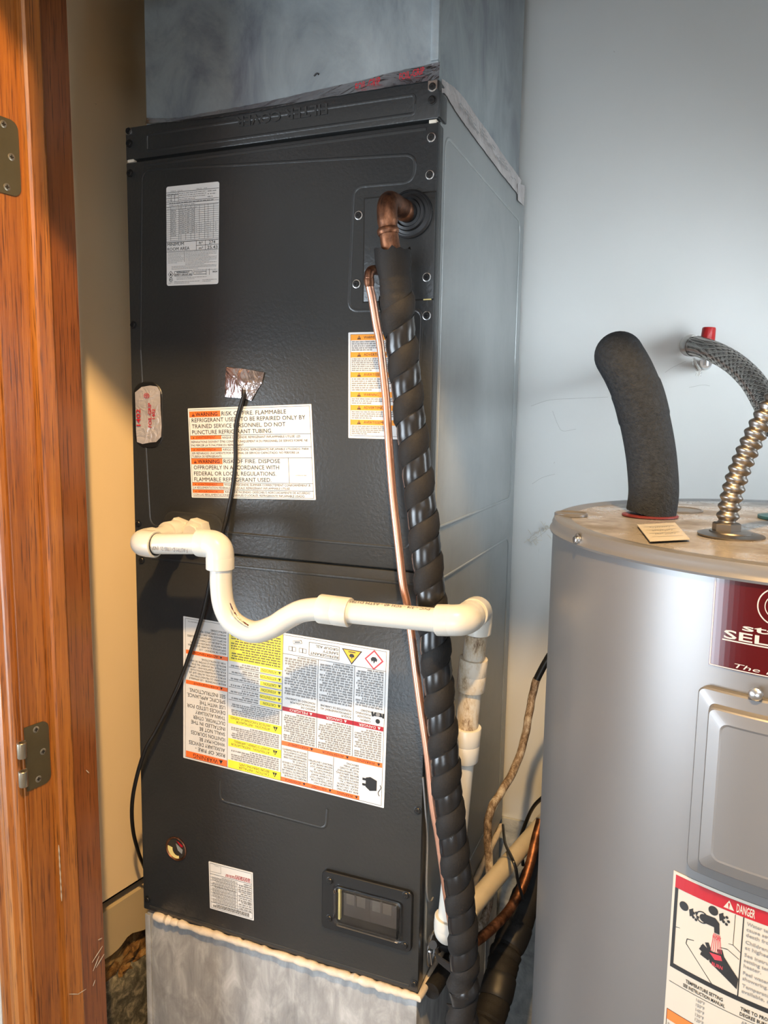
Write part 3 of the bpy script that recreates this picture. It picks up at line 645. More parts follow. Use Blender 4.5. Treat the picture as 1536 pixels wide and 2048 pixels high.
def specs(s):
    s.text('MODEL NO', .09, .056, .011, .10, 1); s.text('SERIAL NO', .58, .056, .011, .10, 1); s.greek(.22, .044, .38, .058, 1, 1, seed=2); s.greek(.72, .044, .82, .058, 1, 1, seed=3)
    for v in (.062, .155, .175, .205): s.line(.005, v, .995, v)
    s.greek(.25, .07, .76, .15, 4, 1, seed=4); s.greek(.79, .07, .95, .15, 3, 1, seed=5); s.greek(.02, .07, .22, .15, 4, 1, seed=6)
    for u in (.235, .095, .165): s.line(u, .062 if u > .2 else .085, u, .155)
    for v in (.085, .12): s.line(.005, v, .235, v)
    s.greek(.06, .158, .9, .205, 2, 1, seed=7); s.greek(.02, .208, .98, .235, 2, 1, seed=8)
    v0, v1, n = .235, .545, 15
    for i in range(n + 1): s.line(.005, v0 + (v1 - v0) * i / n, .995, v0 + (v1 - v0) * i / n, w=.00035)
    for u in (.085, .245, .285, .375, .475, .545, .635, .735, .80, .90): s.line(u, v0 - .03, u, v1, w=.00035)
    rr = random.Random(3)
    for i in range(n):
        y = v0 + (v1 - v0) * (i + .5) / n
        if i < 13: s.greek(.092, y - .008, .19, y + .008, 1, 1, seed=20 + i, last=1, h=.7)
        for j, u in enumerate((.252, .30, .395, .49)):
            if i < 12: s.greek(u, y - .008, u + (.02 if j == 0 else .06), y + .008, 1, 1, seed=60 + i * 4 + j, last=1, h=.7)
        if 7 <= i < 12:
            for u in (.57, .66, .75, .83, .93): s.greek(u, y - .007, u + .03, y + .007, 1, 1, seed=160 + i, last=1)
    s.line(.005, .56, .995, .56, w=.0007)
    s.text('MINIMUM', .02, .597, .034, .32); s.text('ROOM AREA', .02, .645, .034, .43)
    s.line(.58, .56, .58, .655); s.line(.75, .56, .75, .655); s.line(.58, .607, .995, .607); s.line(.005, .655, .995, .655)
    s.text('ft²', .63, .598, .030, .07); s.text('m²', .63, .648, .028, .08); s.text('274', .82, .598, .032, .12); s.text('25.43', .79, .648, .032, .19)
    s.greek(.03, .66, .34, .775, 9, 1, seed=9); s.greek(.37, .66, .97, .80, 10, 1, seed=10); s.line(.35, .66, .35, .765)
    s.greek(.1, .80, .97, .84, 3, 1, seed=11)
    k = s.W / s.H
    for r, mi in ((.055, 0), (.045, 2)): s.poly([(.085, .885 - r * k), (.085 + r, .885), (.085, .885 + r * k), (.085 - r, .885)][::-1], mi, .0003 if mi == 0 else .0004)
    s.poly([(.085, .87), (.10, .885), (.098, .895), (.085, .90), (.072, .895), (.07, .885)], 0, .0005)
    s.frame(.16, .855, .50, .905); s.text('REFRIGERANT', .20, .876, .016, .25, 0, True); s.text('SAFETY GROUP A2L', .165, .898, .016, .33, 0, True)
    s.greek(.52, .845, .98, .862, 1, 1, seed=12, last=1); s.text('2024', .89, .883, .016, .09, 0, True); s.frame(.53, .868, .77, .895); s.greek(.58, .873, .70, .891, 1, 1, seed=13, last=1); s.line(.77, .845, .77, .905); s.line(.83, .845, .83, .905)
    s.disc(.085, .938, .035, 0, ring=.006); s.text('ETL', .063, .945, .014, .045, 0, True)
    s.greek(.2, .915, .78, .945, 2, 1, seed=14); s.greek(.15, .955, .65, .985, 2, 1, seed=15); s.greek(.7, .945, .97, .975, 2, 1, seed=16); s.greek(.04, .965, .12, .985, 2, 1, seed=17)
make_label('specification_label', [(333, 374), (439, 363), (437, 568), (334, 572)], specs, ['ink', 'grey', 'paper'], rad=.003, lab='white specification label with a table and MINIMUM ROOM AREA')

def fire(s):
    s.frame(.012, .018, .985, .985, w=.0004)
    def band(v0, v1, t, u1=.275, small=False):
        s.tile(.012, v0, u1, v1, 1); h = (v1 - v0)
        if small: s.tri(.04, v1 - h * .3, h * .4, 0); s.text(t, .06, v1 - h * .22, h * .56, .165, 0)
        else: s.tri(.045, v1 - h * .16, h * .60, 0, 1); s.text(t, .066, v1 - h * .17, h * .66, .185, 0, True)
    B = lambda t, v, u, w, h=.046: s.text(t, u, v, h, w)
    S = lambda t, v, u, w, h=.0245: s.text(t, u, v, h, w)
    band(.035, .100, 'WARNING'); B('RISK OF FIRE. FLAMMABLE', .090, .285, .52); B('REFRIGERANT USED, TO BE REPAIRED ONLY BY', .155, .03, .92); B('TRAINED SERVICE PERSONNEL. DO NOT', .222, .03, .765); B('PUNCTURE REFRIGERANT TUBING.', .288, .03, .66)
    s.line(.012, .305, .985, .305); band(.305, .347, 'AVERTISSEMENT', small=True); S("RISQUE D'INCENDIE. RÉFRIGÉRANT INFLAMMABLE UTILISÉ. LES", .341, .285, .62)
    S('RÉPARATIONS DOIVENT ÊTRE CONFIÉES UNIQUEMENT À DU PERSONNEL DE SERVICE FORMÉ. NE', .386, .02, .94); S('PAS PERCER LA TUYAUTERIE DU RÉFRIGÉRANT.', .424, .02, .44)
    s.line(.012, .440, .985, .440); band(.440, .480, 'ADVERTENCIA', small=True); S('RIESGO DE INCENDIO. REFRIGERANTE INFLAMABLE UTILIZADO. PARA', .474, .285, .68)
    S('SER REPARADO ÚNICAMENTE POR PERSONAL DE SERVICIO CAPACITADO. NO PERFORE LA', .512, .02, .87); S('TUBERÍA DE REFRIGERANTE.', .547, .02, .255)
    s.line(.012, .557, .985, .557); band(.560, .622, 'WARNING'); B('RISK OF FIRE. DISPOSE', .612, .285, .455); B('OFPROPERLY IN ACCORDANCE WITH', .680, .03, .70); B('FEDERAL OR LOCAL REGULATIONS.', .748, .03, .675); B('FLAMMABLE REFRIGERANT USED.', .814, .03, .635)
    s.line(.805, .557, .805, .828); s.text('0150024218A', .855, .748, .012, .085, 2)
    s.line(.012, .828, .985, .828); band(.830, .866, 'AVERTISSEMENT', small=True); S("RISQUE D'INCENDIE. ÉLIMINER CORRECTEMENT CONFORMÉMENT À", .860, .285, .68); S('LA RÉGLEMENTATION FÉDÉRALE OU LOCALE. RÉFRIGÉRANT INFLAMMABLE UTILISÉ.', .897, .02, .79)
    s.line(.012, .908, .985, .908); band(.910, .945, 'ADVERTENCIA', small=True); S('RIESGO DE INCENDIO. DESÉCHELO ADECUADAMENTE DE ACUERDO', .941, .285, .675); S('CON LAS REGLAMENTACIONES FEDERALES O LOCALES. REFRIGERANTE INFLAMABLE USADO.', .976, .02, .90)
make_label('fire_warning_label', [(376, 817), (623, 808), (632, 1000), (384, 995)], fire, ['ink', 'orange', 'grey'], lab='cream label warning RISK OF FIRE in three languages')

def pump(s):
    s.frame(.045, .02, .975, .975, w=.0004)
    rows = [(.022, .075, 'WARNING', ['This unit is shipped with 150 to 200 psi gas', 'Follow these instructions to avoid injury', '1. Remove the access fitting cap', '2. Depress the valve stem slowly', '3. Replace the access fitting cap'], .08, .175),
            (.185, .235, 'ADVERTENCIA', None, .24, .365), (.372, .422, 'AVERTISSEMENT', None, .427, .55), (.558, .610, 'WARNING', None, .615, .675), (.683, .733, 'ADVERTENCIA', None, .738, .815), (.822, .872, 'AVERTISSEMENT', None, .877, .965)]
    for i, (a, c, t, tx, v0, v1) in enumerate(rows):
        s.tile(.045, a, .975, c, 1); s.tri(.21, c - .008, .036, 0, 1); s.text(t, .30, c - .014, .026, {7: .28, 11: .44, 13: .50}[len(t)], 0)
        s.greek(.07, v0, .93 if i != 5 else .72, v1, max(3, round((v1 - v0) / .019)), 2, seed=30 + i, last=.45, h=.8)
make_label('pressure_warning_label', [(697, 665), (803, 663), (801, 879), (697, 876)], pump, ['ink', 'amber', 'grey'], lab='narrow white label with six orange warning bands')

def big(s):
    s.frame(.012, .012, .988, .988, w=.0004)
    ua, ub = .762, .985
    def oband(u0, u1, v0, v1, t, mi=1, tm=0, f=.62, wmax=None):
        s.tile(u0, v0, u1, v1, mi); h = v1 - v0; um = (u0 + u1) / 2; tw = min((wmax or .6) * (u1 - u0), len(t) * h * .66 * s.H / s.W * f / .62)
        s.tri(um - tw / 2 - .012, v1 - h * .2, h * .62, tm); s.text(t, um + .004, v1 - h * .2, h * f, tw, tm, False, align='C') if False else s.text(t, um - tw / 2 + .004, v1 - h * .2, h * f, tw, tm)
    # column with the large wording
    oband(ua, ub, .014, .058, 'WARNING', f=.72)
    big_ = ['RISK OF FIRE -', 'AUXILIARY DEVICES', 'WHICH MAY BE', 'IGNITION SOURCES', 'SHALL NOT BE', 'INSTALLED IN THE', 'DUCTWORK, OTHER', 'THAN AUXILIARY', 'DEVICES LISTED FOR', 'USE WITH THE', 'SPECIFIC APPLIANCE.', 'SEE INSTRUCTIONS.']
    for i, t in enumerate(big_): s.text(t, ua + .012, .100 + i * .0372, .027, min(.205, .0114 * len(t)), 0)
    oband(ua, ub, .535, .562, 'AVERTISSEMENT', f=.6)
    fr = ["RISQUE D'INCENDIE - LES APPAREILS", 'AUXILIAIRES QUI PEUVENT ÊTRE UNE', "SOURCE D'IGNITION, AUTRES QUE LES", 'APPAREILS AUXILIAIRES HOMOLOGUÉS', "POUR UNE UTILISATION AVEC L'APPAREIL", 'SPÉCIFIQUE, NE DOIVENT PAS ÊTRE', 'INSTALLÉS DANS LE SYSTÈME DE GAINES.', 'VOIR LES INSTRUCTIONS.']
    for i, t in enumerate(fr): s.text(t, ua + .010, .586 + i * .0205, .0135, min(.205, .0059 * len(t)), 0)
    oband(ua, ub, .746, .773, 'ADVERTENCIA', f=.6)
    es = ['RIESGO DE INCENDIO - LOS', 'DISPOSITIVOS AUXILIARES QUE PUEDEN', 'SER FUENTES DE IGNICIÓN NO DEBEN', 'INSTALARSE EN LOS CONDUCTOS,', 'EXCEPTO LOS DISPOSITIVOS AUXILIARES', 'ENUMERADOS PARA USAR CON EL', 'APARATO ESPECÍFICO. VEA LAS', 'INSTRUCCIONES.']
    for i, t in enumerate(es): s.text(t, ua + .010, .797 + i * .0205, .0135, min(.205, .0059 * len(t)), 0)
    s.text('0150024217A', .915, .975, .009, .06, 2)
    s.line(ua, .012, ua, .988)
    # middle column
    m0, m1 = .487, .757
    for (v0, v1, a, c, g0, g1, n) in ((.012, .068, 'CAUTION - INSTALLER', '(BEFORE OPERATING UNIT)', .073, .158, 6), (.163, .219, 'ATTENTION - INSTALLATEUR', "(AVANT D'OPÉRER L'APPAREIL)", .224, .318, 7), (.324, .380, 'ATENCIÓN - INSTALADOR', '(ANTES DE FUNCIONAR LA UNIDAD)', .385, .480, 7)):
        s.tile(m0, v0, m1, v1, 3); s.tri(m0 + .03, v1 - .012, .032, 0, 3); s.text(a, m0 + .058, v0 + .026, .017, .0082 * len(a), 0); s.text(c, m0 + .055, v1 - .008, .017, .0068 * len(c), 0)
        s.greek(m0 + .012, g0, m1 - .015, g1, n, 2, seed=40 + n + int(v0 * 100), h=.85)
    for i, t in enumerate(('CAUTION', 'ATTENTION', 'ATENCIÓN') * 2):
        v = .487 + i * .0442; s.line(m0, v, m1, v); s.tile(m0 + .004, v + .006, m0 + .110, v + .036, 3); s.tri(m0 + .014, v + .031, .018, 0); s.text(t, m0 + .030, v + .031, .018, .009 * len(t), 0)
        s.greek(m0 + .118, v + .006, m1 - .01, v + .038, 2, 2, seed=70 + i, h=.85)
    s.tile(m0, .752, m1, .988, 3); s.greek(m0 + .012, .765, m1 - .01, .965, 12, 0, seed=80, h=.7); s.line(m0, .012, m0, .988)
    # left columns
    c = [.014, .150, .318, .485]
    d = [.125, .265, .375, .485]
    for i, t in enumerate(('WARNING', 'AVERTISSEMENT', 'ADVERTENCIA')): oband((.112, .235, .358)[i], (.235, .358, m0)[i], .012, .040, t, f=.6)
    tx = [['RISK OF ELECTRIC', 'SHOCK. CAN CAUSE', 'INJURY OR DEATH.', 'DISCONNECT ALL', 'REMOTE ELECTRIC', 'POWER SUPPLIES', 'BEFORE SERVICING.', 'THIS COMPARTMENT', 'MUST BE CLOSED', 'EXCEPT WHEN', 'SERVICING'], ['DANGER DE CHOC', 'ÉLECTRIQUE OU DE', 'MORT. COUPEZ TOUT', 'LE COURANT AVANT', 'TOUT ENTRETIEN OU', 'RÉPARATION. LE', 'COMPARTIMENT DOIT', 'RESTER FERMÉ SAUF', 'PENDANT L’ENTRETIEN'.replace('’', "'")], ['PELIGRO DE CHOQUE', 'ELÉCTRICO O MUERTE.', 'DESCONECTE TODAS LAS', 'FUENTES DE ENERGÍA', 'ELÉCTRICA ANTES DE', 'MANTENIMIENTO O SERVICIO', 'TÉCNICO. EL', 'COMPARTIMENTO DEBE', 'PERMANECER CERRADO', 'EXCEPTO DURANTE EL', 'SERVICIO DE MANTENIMIENTO']]
    for i in range(3):
        u = (.118, .240, .363)[i]
        for j, t in enumerate(tx[i]): s.text(t, u, .060 + j * .0178, .0125, min((.108, .112, .118)[i], .0062 * len(t)), 0)
        if i: s.line((.235, .358)[i - 1], .04, (.235, .358)[i - 1], .255)
    # plug symbol
    s.poly([(.035, .10), (.065, .09), (.085, .11), (.085, .17), (.065, .18), (.035, .165)][::-1], 0); s.poly([(.085, .115), (.10, .115), (.10, .13), (.085, .13)][::-1], 0); s.poly([(.085, .15), (.10, .15), (.10, .165), (.085, .165)][::-1], 0)
    for i in range(6): s.line(.022 + .006 * math.sin(i), .07 + i * .012, .022 + .006 * math.sin(i + 1), .082 + i * .012, 0, .0010)
    for i, t in enumerate(('WARNING', 'ADVERTENCIA', 'AVERTISSEMENT')): oband(c[i], c[i + 1], .256, .286, t, f=.58)
    for i in range(3): s.greek(c[i] + .008, .292, c[i + 1] - .008, .482, 13, 2, seed=90 + i, h=.9)
    for i, t in enumerate(('DANGER', 'DANGER', 'PELIGRO')): oband(c[i], c[i + 1], .488, .516, t, 4, 5, f=.62)
    hd = [['CARBON', 'MONOXIDE', 'POISONING', 'HAZARD'], ['RISQUE', "D'EMPOISONNEMENT AU", 'MONOXYDE DE CARBONE'], ['RIESGO DE', 'INTOXICACIÓN POR', 'MONÓXIDO DE CARBONO']]
    for i in range(3):
        for j, t in enumerate(hd[i]): s.text(t, c[i] + (.058 if i == 0 else .010), .540 + j * .0205, .0135, min(.145, .0075 * len(t)), 0)
        s.greek(c[i] + .008, .618 if i == 0 else .600, c[i + 1] - .008, .862, 16, 2, seed=100 + i, h=.9)
        if i: s.line(c[i], .286, c[i], .865)
    s.disc(.040, .545, .010, 0); s.poly([(.020, .575), (.060, .575), (.056, .60), (.024, .60)][::-1], 0); s.line(.016, .57, .004 + .012, .60, 0, .003); s.line(.062, .57, .066, .60, 0, .003); s.disc(.040, .588, .009, 2, .0005)
    s.line(.012, .866, m0, .866)
    k = s.W / s.H
    for r, mi in ((.042, 6), (.034, 5)): s.poly([(.065, .925 - r * k), (.065 + r, .925), (.065, .925 + r * k), (.065 - r, .925)][::-1], mi, .0003 if mi == 6 else .0004)
    def flame(u, v, q, l=.0005): s.poly([(u - q * .35, v + q * .9), (u + q * .35, v + q * .9), (u + q * .75, v + q * .2), (u + q * .45, v - q * .7), (u + q * .2, v - q * .2), (u, v - q * 1.2), (u - q * .3, v - q * .25), (u - q * .55, v - q * .6), (u - q * .75, v + q * .2)], 0, l)
    flame(.065, .925, .020)
    s.poly([(.118, .965), (.210, .965), (.164, .872)], 0, .0003); s.poly([(.1255, .960), (.2025, .960), (.164, .882)], 7, .0004); flame(.164, .925, .016); s.line(.148, .950, .18, .950, 0, .0012, .0005)
    s.frame(.222, .885, .362, .968, w=.0005)
    for j, t in enumerate(('REFRIGERANT', 'SAFETY', 'GROUP A2L')): s.text(t, .226, .908 + j * .0245, .017, (.130, .072, .105)[j], 0)
    for u in (.375, .425):
        s.frame(u, .892, u + .016, .918, w=.0004); s.frame(u + .018, .892, u + .034, .918, w=.0004); s.line(u + .017, .888, u + .017, .922, w=.0004)
    s.poly([(.395, .95), (.435, .938), (.44, .958), (.40, .972)][::-1], 0, .0003); s.poly([(.3965, .952), (.4345, .941), (.4385, .957), (.4015, .969)][::-1], 5, .0004); s.line(.405, .958, .43, .952, 0, .0012, .0005)
make_label('hazard_label', [(367, 1232), (779, 1300.5), (768, 1616), (367, 1515)], big, ['ink', 'orange', 'grey', 'yellow_ink', 'red_ink', 'paper', 'pink', 'sunink'], flip=True, lab='large upside-down hazard label with orange, yellow and red bands')

def small(s):
    s.frame(.03, .03, .97, .97, w=.0004); s.greek(.10, .05, .93, .13, 3, 0, seed=110, h=.9, last=.9)
    s.line(.03, .15, .97, .15); s.line(.36, .15, .36, .73)
    for v in (.22, .29, .36, .42, .50, .55, .62, .68): s.line(.36, v, .97, v, w=.0003)
    for v in (.21, .33, .44, .56, .67): s.line(.03, v, .36, v, w=.0003)
    s.greek(.39, .155, .93, .73, 20, 1, seed=111, h=.8); s.greek(.05, .155, .33, .73, 13, 1, seed=112, h=.8)
    s.line(.03, .75, .97, .75); s.greek(.06, .77, .62, .86, 3, 2, seed=113, h=.9); s.frame(.72, .80, .97, .97, w=.0003); s.greek(.75, .93, .94, .95, 1, 1, seed=114)
make_label('wiring_label', [(417.6, 1722), (506, 1745), (508, 1841), (420.4, 1816)], small, ['ink', 'grey', 'red_ink'], flip=True, lab='small white upside-down label low on the cabinet')

# ================================================================== ducts above and below
DF = .020; DX0, DX1, DYB = .0192, .4360, .465
du = thing('supply_duct', ((DX0 + DX1) / 2, .24, HZ), 'dark mottled galvanised duct rising from the cabinet top', 'duct')
b = MB().box((DX0, DF, HZ + .001), (DX1, DYB, CEIL - .002), bevel=.0012); obj('duct_body', b, 'duct', du)
b = MB().box((DX1 - .0085, DF - .0035, HZ + .03), (DX1 + .0012, DF + .004, CEIL - .002), bevel=.0008); obj('corner_seam', b, 'duct', du)
b = MB().tube(spline([A(628, 152, Y=DF - .001), A(633, 147, Y=DF - .001), A(637, 149, Y=DF - .001)], 4), .0009, 6); obj('scuff', b, 'black', du, label='small black scuff')
pl = thing('return_plenum', (WX / 2, .24, FLOOR), 'weathered galvanised plenum box under the cabinet', 'duct')
b = MB().box((.003, .004, FLOOR), (WX - .002, DY - .01, -.006), bevel=.002); obj('plenum_body', b, 'plenum', pl)
b = MB().box((.001, .0015, FLOOR), (.0105, .0045, -.008), bevel=.0008); obj('corner_seam', b, 'plenum', pl)
b = MB().box((WX - .0035, DY - .10, FLOOR), (WX - .0002, DY - .092, -.02), bevel=.0008); obj('side_seam', b, 'plenum', pl)
# sealant bead round the cabinet foot
rr = random.Random(11); pts = []; rad = []
for i in range(70):
    t = i / 69; pts.append(Vector((.022 + t * (WX - .020), -.001, -.0045 + rr.uniform(-.0006, .0006)))); rad.append(.0056 * rr.uniform(.72, 1.22) * (1.3 if i in (1, 2, 4) else 1))
for i in range(1, 50):
    t = i / 49; pts.append(Vector((WX + .003, -.001 + t * (DY - .02), -.004 + rr.uniform(-.0004, .0004)))); rad.append(.0052 * rr.uniform(.9, 1.1))
b = MB().tube(pts, rad, 12); obj('sealant_bead', b, 'sealant', None, 'cream foam sealant bead along the foot of the dark cabinet', 'sealant', org=(WX / 2, 0, -.005))

# foil tape strips
def foil_strip(lower, upper, n, wr, seed):
    """ruled, crinkled strip between two edge polylines"""
    rr = random.Random(seed); lo = spline(lower, n); hi = spline(upper, n); L = min(len(lo), len(hi)); m = 5; vs = []; fs = []
    for i in range(L):
        for j in range(m + 1):
            t = j / m; p = lo[i].lerp(hi[i], t); k = wr * rr.uniform(-1, 1)
            p = p + Vector((0, -abs(k) * .8, k * .6)) if 0 < j < m else p + Vector((0, -.0003, wr * .5 * rr.uniform(-1, 1))); vs.append(p)
    for i in range(L - 1):
        for j in range(m): a = i * (m + 1) + j; fs.append([a, a + m + 1, a + m + 2, a + 1])
    return MB().add(vs, fs, 0, True)
def solid(mb, d=(0, .0004, 0)):
    n = len(mb.v); d = Vector(d); F = [f[:] for f in mb.f]; e = {}
    for f in F:
        for i in range(len(f)): e.setdefault((f[i], f[(i + 1) % len(f)]), 0)
    mb.v += [tuple(Vector(v) + d) for v in mb.v[:n]]
    for f in F: mb.f.append([i + n for i in f][::-1]); mb.m.append(0); mb.sm.append(True)
    for (p, q) in list(e):
        if (q, p) not in e: mb.f.append([q, p, p + n, q + n]); mb.m.append(0); mb.sm.append(False)
    return mb
t1 = thing('foil_tape', (.23, .005, HZ), 'crinkled foil tape strip across the front top of the cabinet', 'tape', 'foil tape pieces')
lo = [A(x, y, Y=-.0016) for x, y in ((291, 248), (350, 243), (430, 235), (520, 221), (610, 203), (700, 187), (790, 172), (878, 158))]
hi = [A(x, y, Y=DF - .0015) for x, y in ((293, 236), (350, 236), (430, 222), (520, 206), (610, 186), (700, 166), (790, 144), (880, 124))]
obj('strip', solid(foil_strip(lo, hi, 9, .0008, 2)), 'foil', t1)
def on_edge(t, text, x0, y0, x1, y1, Y, h, flipped=False, mat='foilred'):
    a = A(x0, y0, Y=Y); c = A(x1, y1, Y=Y); L = (c - a).length; up_ = Vector((0, -.0, 1)); ex = (c - a) / L
    vs, fs, q0, q1 = glyphs(text, True); k = L / (q1 - q0); m = MB()
    m.add([a + ex * (x - q0) * k + up_ * y * h / .73 + Vector((0, -.0026, 0)) for x, y in vs], fs); obj('tape_printing', m, mat, t)
on_edge(t1, 'FOIL-GRIP', 712, 186, 762, 172, .008, .010); on_edge(t1, 'FOIL-GRIP', 800, 163, 850, 149, .008, .008)
t2 = thing('foil_tape', (WX, .2, HZ), 'dull foil tape strip down the right top edge of the cabinet', 'tape', 'foil tape pieces')
dz = 0
lo = [A(x, y, X=WX + .0012) for x, y in ((884, 186), (893, 190), (912, 222), (940, 262), (970, 303), (1000, 343), (1030, 381), (1036, 389))]
hi = [A(x, y, X=WX - .002) for x, y in ((884, 158), (905, 172), (925, 192), (950, 228), (980, 270), (1008, 312), (1037, 352), (1043, 360))]
obj('strip', solid(foil_strip(lo, hi, 8, .0009, 4), (-.0004, 0, 0)), 'foil_dull', t2)
rr = random.Random(9); m = MB()
for i in range(16):
    t = .12 + .8 * i / 15; k = int(t * 5); 
    a = [A(x, y, X=WX + .0024) for x, y in ((898, 190), (1036, 372))]; p = a[0].lerp(a[1], t) + Vector((0, 0, rr.uniform(.0, .006))); e = (a[1] - a[0]).normalized()
    for j in range(rr.randint(1, 3)): q = p + Vector((0, 0, j * .004)); L = rr.uniform(.010, .018); m.add([q, q + e * L, q + e * L + Vector((0, 0, .0016)), q + Vector((0, 0, .0016))], [[0, 1, 2, 3]])
obj('tape_printing', m, 'grey', t2)
t3 = thing('foil_tape', (WX, .46, 1.1), 'short foil tape piece at the cabinet’s top back corner'.replace('’', "'"), 'tape', 'foil tape pieces')
b = MB().prism([A(1036, 367, X=WX + .0016), A(1050, 371, X=WX + .0016), A(1048, 412, X=WX + .0016), A(1036, 400, X=WX + .0016)], (-.0005, 0, 0)); obj('strip', b, 'foil_dull', t3)
t4 = thing('foil_tape', (.03, -.002, .75), 'rounded foil tape patch over the oval knockout at left', 'tape', 'foil tape pieces')
pp = [(283, 774), (300, 771), (314, 773), (320, 783), (321, 820), (323, 850), (322, 874), (312, 884), (300, 885), (285, 888), (274, 884), (272, 860), (271, 820), (270, 785)]
cen = A(296, 830, Y=-.002); ring = [A(x, y, Y=-.0018) for x, y in pp]; m = MB(); rr = random.Random(5); vs = [cen]; fs = []
for k in (.35, .7, 1.0):
    for p in ring: q = cen.lerp(p, k); vs.append(q + Vector((0, -.0012 * rr.random() if k < 1 else 0, 0)))
n = len(ring)
for i in range(n): fs.append([0, 1 + (i + 1) % n, 1 + i])
for r in range(2):
    for i in range(n): a = 1 + r * n; fs.append([a + i, a + (i + 1) % n, a + n + (i + 1) % n, a + n + i])
obj('patch', solid(MB().add(vs, fs, 0, True)), 'foil_dull', t4)
def side_text(t, text, x, y0, y1, h, Y, mat='foilred'):
    a = A(x, y0, Y=Y); L = abs(A(x, y1, Y=Y).z - a.z); vs, fs, q0, q1 = glyphs(text, True); k = L / (q1 - q0); m = MB()
    m.add([Vector((a.x - yy * h / .73, Y, a.z + (xx - q0) * k)) for xx, yy in vs], fs); obj('tape_printing', m, mat, t)
side_text(t4, 'FOIL-GRIP', 303, 855, 806, .0055, -.0034); side_text(t4, '1402', 310, 838, 818, .005, -.0034); side_text(t4, '1402', 281, 852, 818, .0075, -.0034)
m = Sheet(plane_pos(quad([(290, 783), (303, 783), (303, 800), (290, 800)]), -.0034), .011, .015); m.disc(.5, .5, .42, 0, ring=.09); m.disc(.5, .5, .2, 0, ring=.09); obj('tape_printing', m.b, 'foilred', t4)
t5 = thing('foil_tape', (.185, -.002, .79), 'shiny square of foil tape holding down the black sensor cable', 'tape', 'foil tape pieces')
c5 = [(452, 734), (490, 738), (529, 745), (524, 766), (513, 783), (503, 802), (490, 797), (478, 796), (450, 794), (451, 765)]
cen = A(488, 768, Y=-.004); ring = [A(x, y, Y=-.0010) for x, y in c5]; vs = [cen]; fs = []; rr = random.Random(15)
for k in (.25, .5, .75, 1.0):
    for i, p in enumerate(ring):
        q = cen.lerp(p, k); q.y = -.0012 - (.0045 * (1 - k)) * rr.uniform(.4, 1.3) - (.0008 * rr.random() if k == 1 else .0012 * rr.random()); vs.append(q)
n = len(ring)
for i in range(n): fs.append([0, 1 + (i + 1) % n, 1 + i])
for r in range(3):
    for i in range(n): a = 1 + r * n; fs.append([a + i, a + (i + 1) % n, a + n + (i + 1) % n, a + n + i])
obj('patch', solid(MB().add(vs, fs, 0, True)), 'foil', t5)

# ================================================================== sensor cable
cab = [(488, 780, -.003), (486, 796, -.0045), (474, 840, -.0045), (471, 880, -.0045), (471, 920, -.0045), (466, 970, -.005), (455, 1030, -.006), (446, 1062, -.010), (432, 1120, -.012), (421, 1160, -.012), (405, 1230, -.010), (372, 1330, -.010), (345, 1395, -.013), (312, 1460, -.018), (290, 1500, -.022), (272, 1560, -.018), (264, 1610, -.008), (266, 1660, .010), (277, 1705, .03), (289, 1735, .06)]
b = MB().tube(spline([A(x, y, Y=Y) for x, y, Y in cab], 8), .0029, 12); obj('sensor_cable', b, 'black', None, 'thin black cable hanging from the foil square down past the cabinet', 'cable', org=A(471, 1200, Y=0))

# ================================================================== PVC condensate drain with trap
YP = -.088; PR = .01335; FR = .0172
dp = thing('drain_pipe', (.25, YP, .55), 'cream PVC condensate drain with a U trap across the cabinet front', 'drain pipe')
E1 = Vector((.083, YP, .5867)); H0 = Vector((.083, 0, .5905)); E2 = A(440, 1089, Y=YP); TR = Vector((E2.x + .0005, YP, 0))
def elbow(c, da, db, ln=.024, r=FR, rb=.016):
    """90-degree fitting: sockets along da and db from the corner c"""
    c = Vector(c); da = Vector(da).normalized(); db = Vector(db).normalized(); m = MB()
    path = fillet([c + da * ln, c, c + db * ln], rb, 10)
    m.tube(path, r, 24); 
    for d_ in (da, db): m.lathe(c + d_ * (ln - .001), d_, [(PR, .0018), (r * .97, .0018), (r * 1.015, .001), (r * 1.015, -.012), (r, -.013)], 24)
    return m
def sleeve(a, b_, r=FR): a = Vector(a); b_ = Vector(b_); L = (b_ - a).length; return MB().lathe(a, b_ - a, [(PR, 0), (r * .97, 0), (r, .001), (r, L / 2 - .0008), (r * .985, L / 2), (r, L / 2 + .0008), (r, L - .001), (r * .97, L), (PR, L)], 28)
def pipe(a, b_, r=PR, seg=24): return MB().tube([Vector(a).lerp(Vector(b_), t / 6) for t in range(7)], r, seg)
HX = Vector((0, -1, 0))
b = MB().lathe(H0 + Vector((0, .0, 0)), HX, [(.0205, -.001), (.0205, .012), (.0190, .014)], 6); b.lathe(H0, HX, [(.0172, .013), (.0172, .034), (.0165, .035)], 28); obj('hex_adapter', b, 'pvc', dp)
pg = A(397, 1062, Y=-.004); 
obj('pipe', pipe(H0 + HX * .032, E1 - HX * .016), 'pvc', dp)
obj('elbow', elbow(E1, (0, 1, 0), (1, 0, -.0)), 'pvc', dp)
obj('pipe', pipe(E1 + Vector((.016, 0, 0)), E2 - Vector((.016, 0, 0))), 'pvc', dp)
obj('elbow', elbow(E2, (-1, 0, 0), (0, 0, -1), .030), 'pvc', dp)
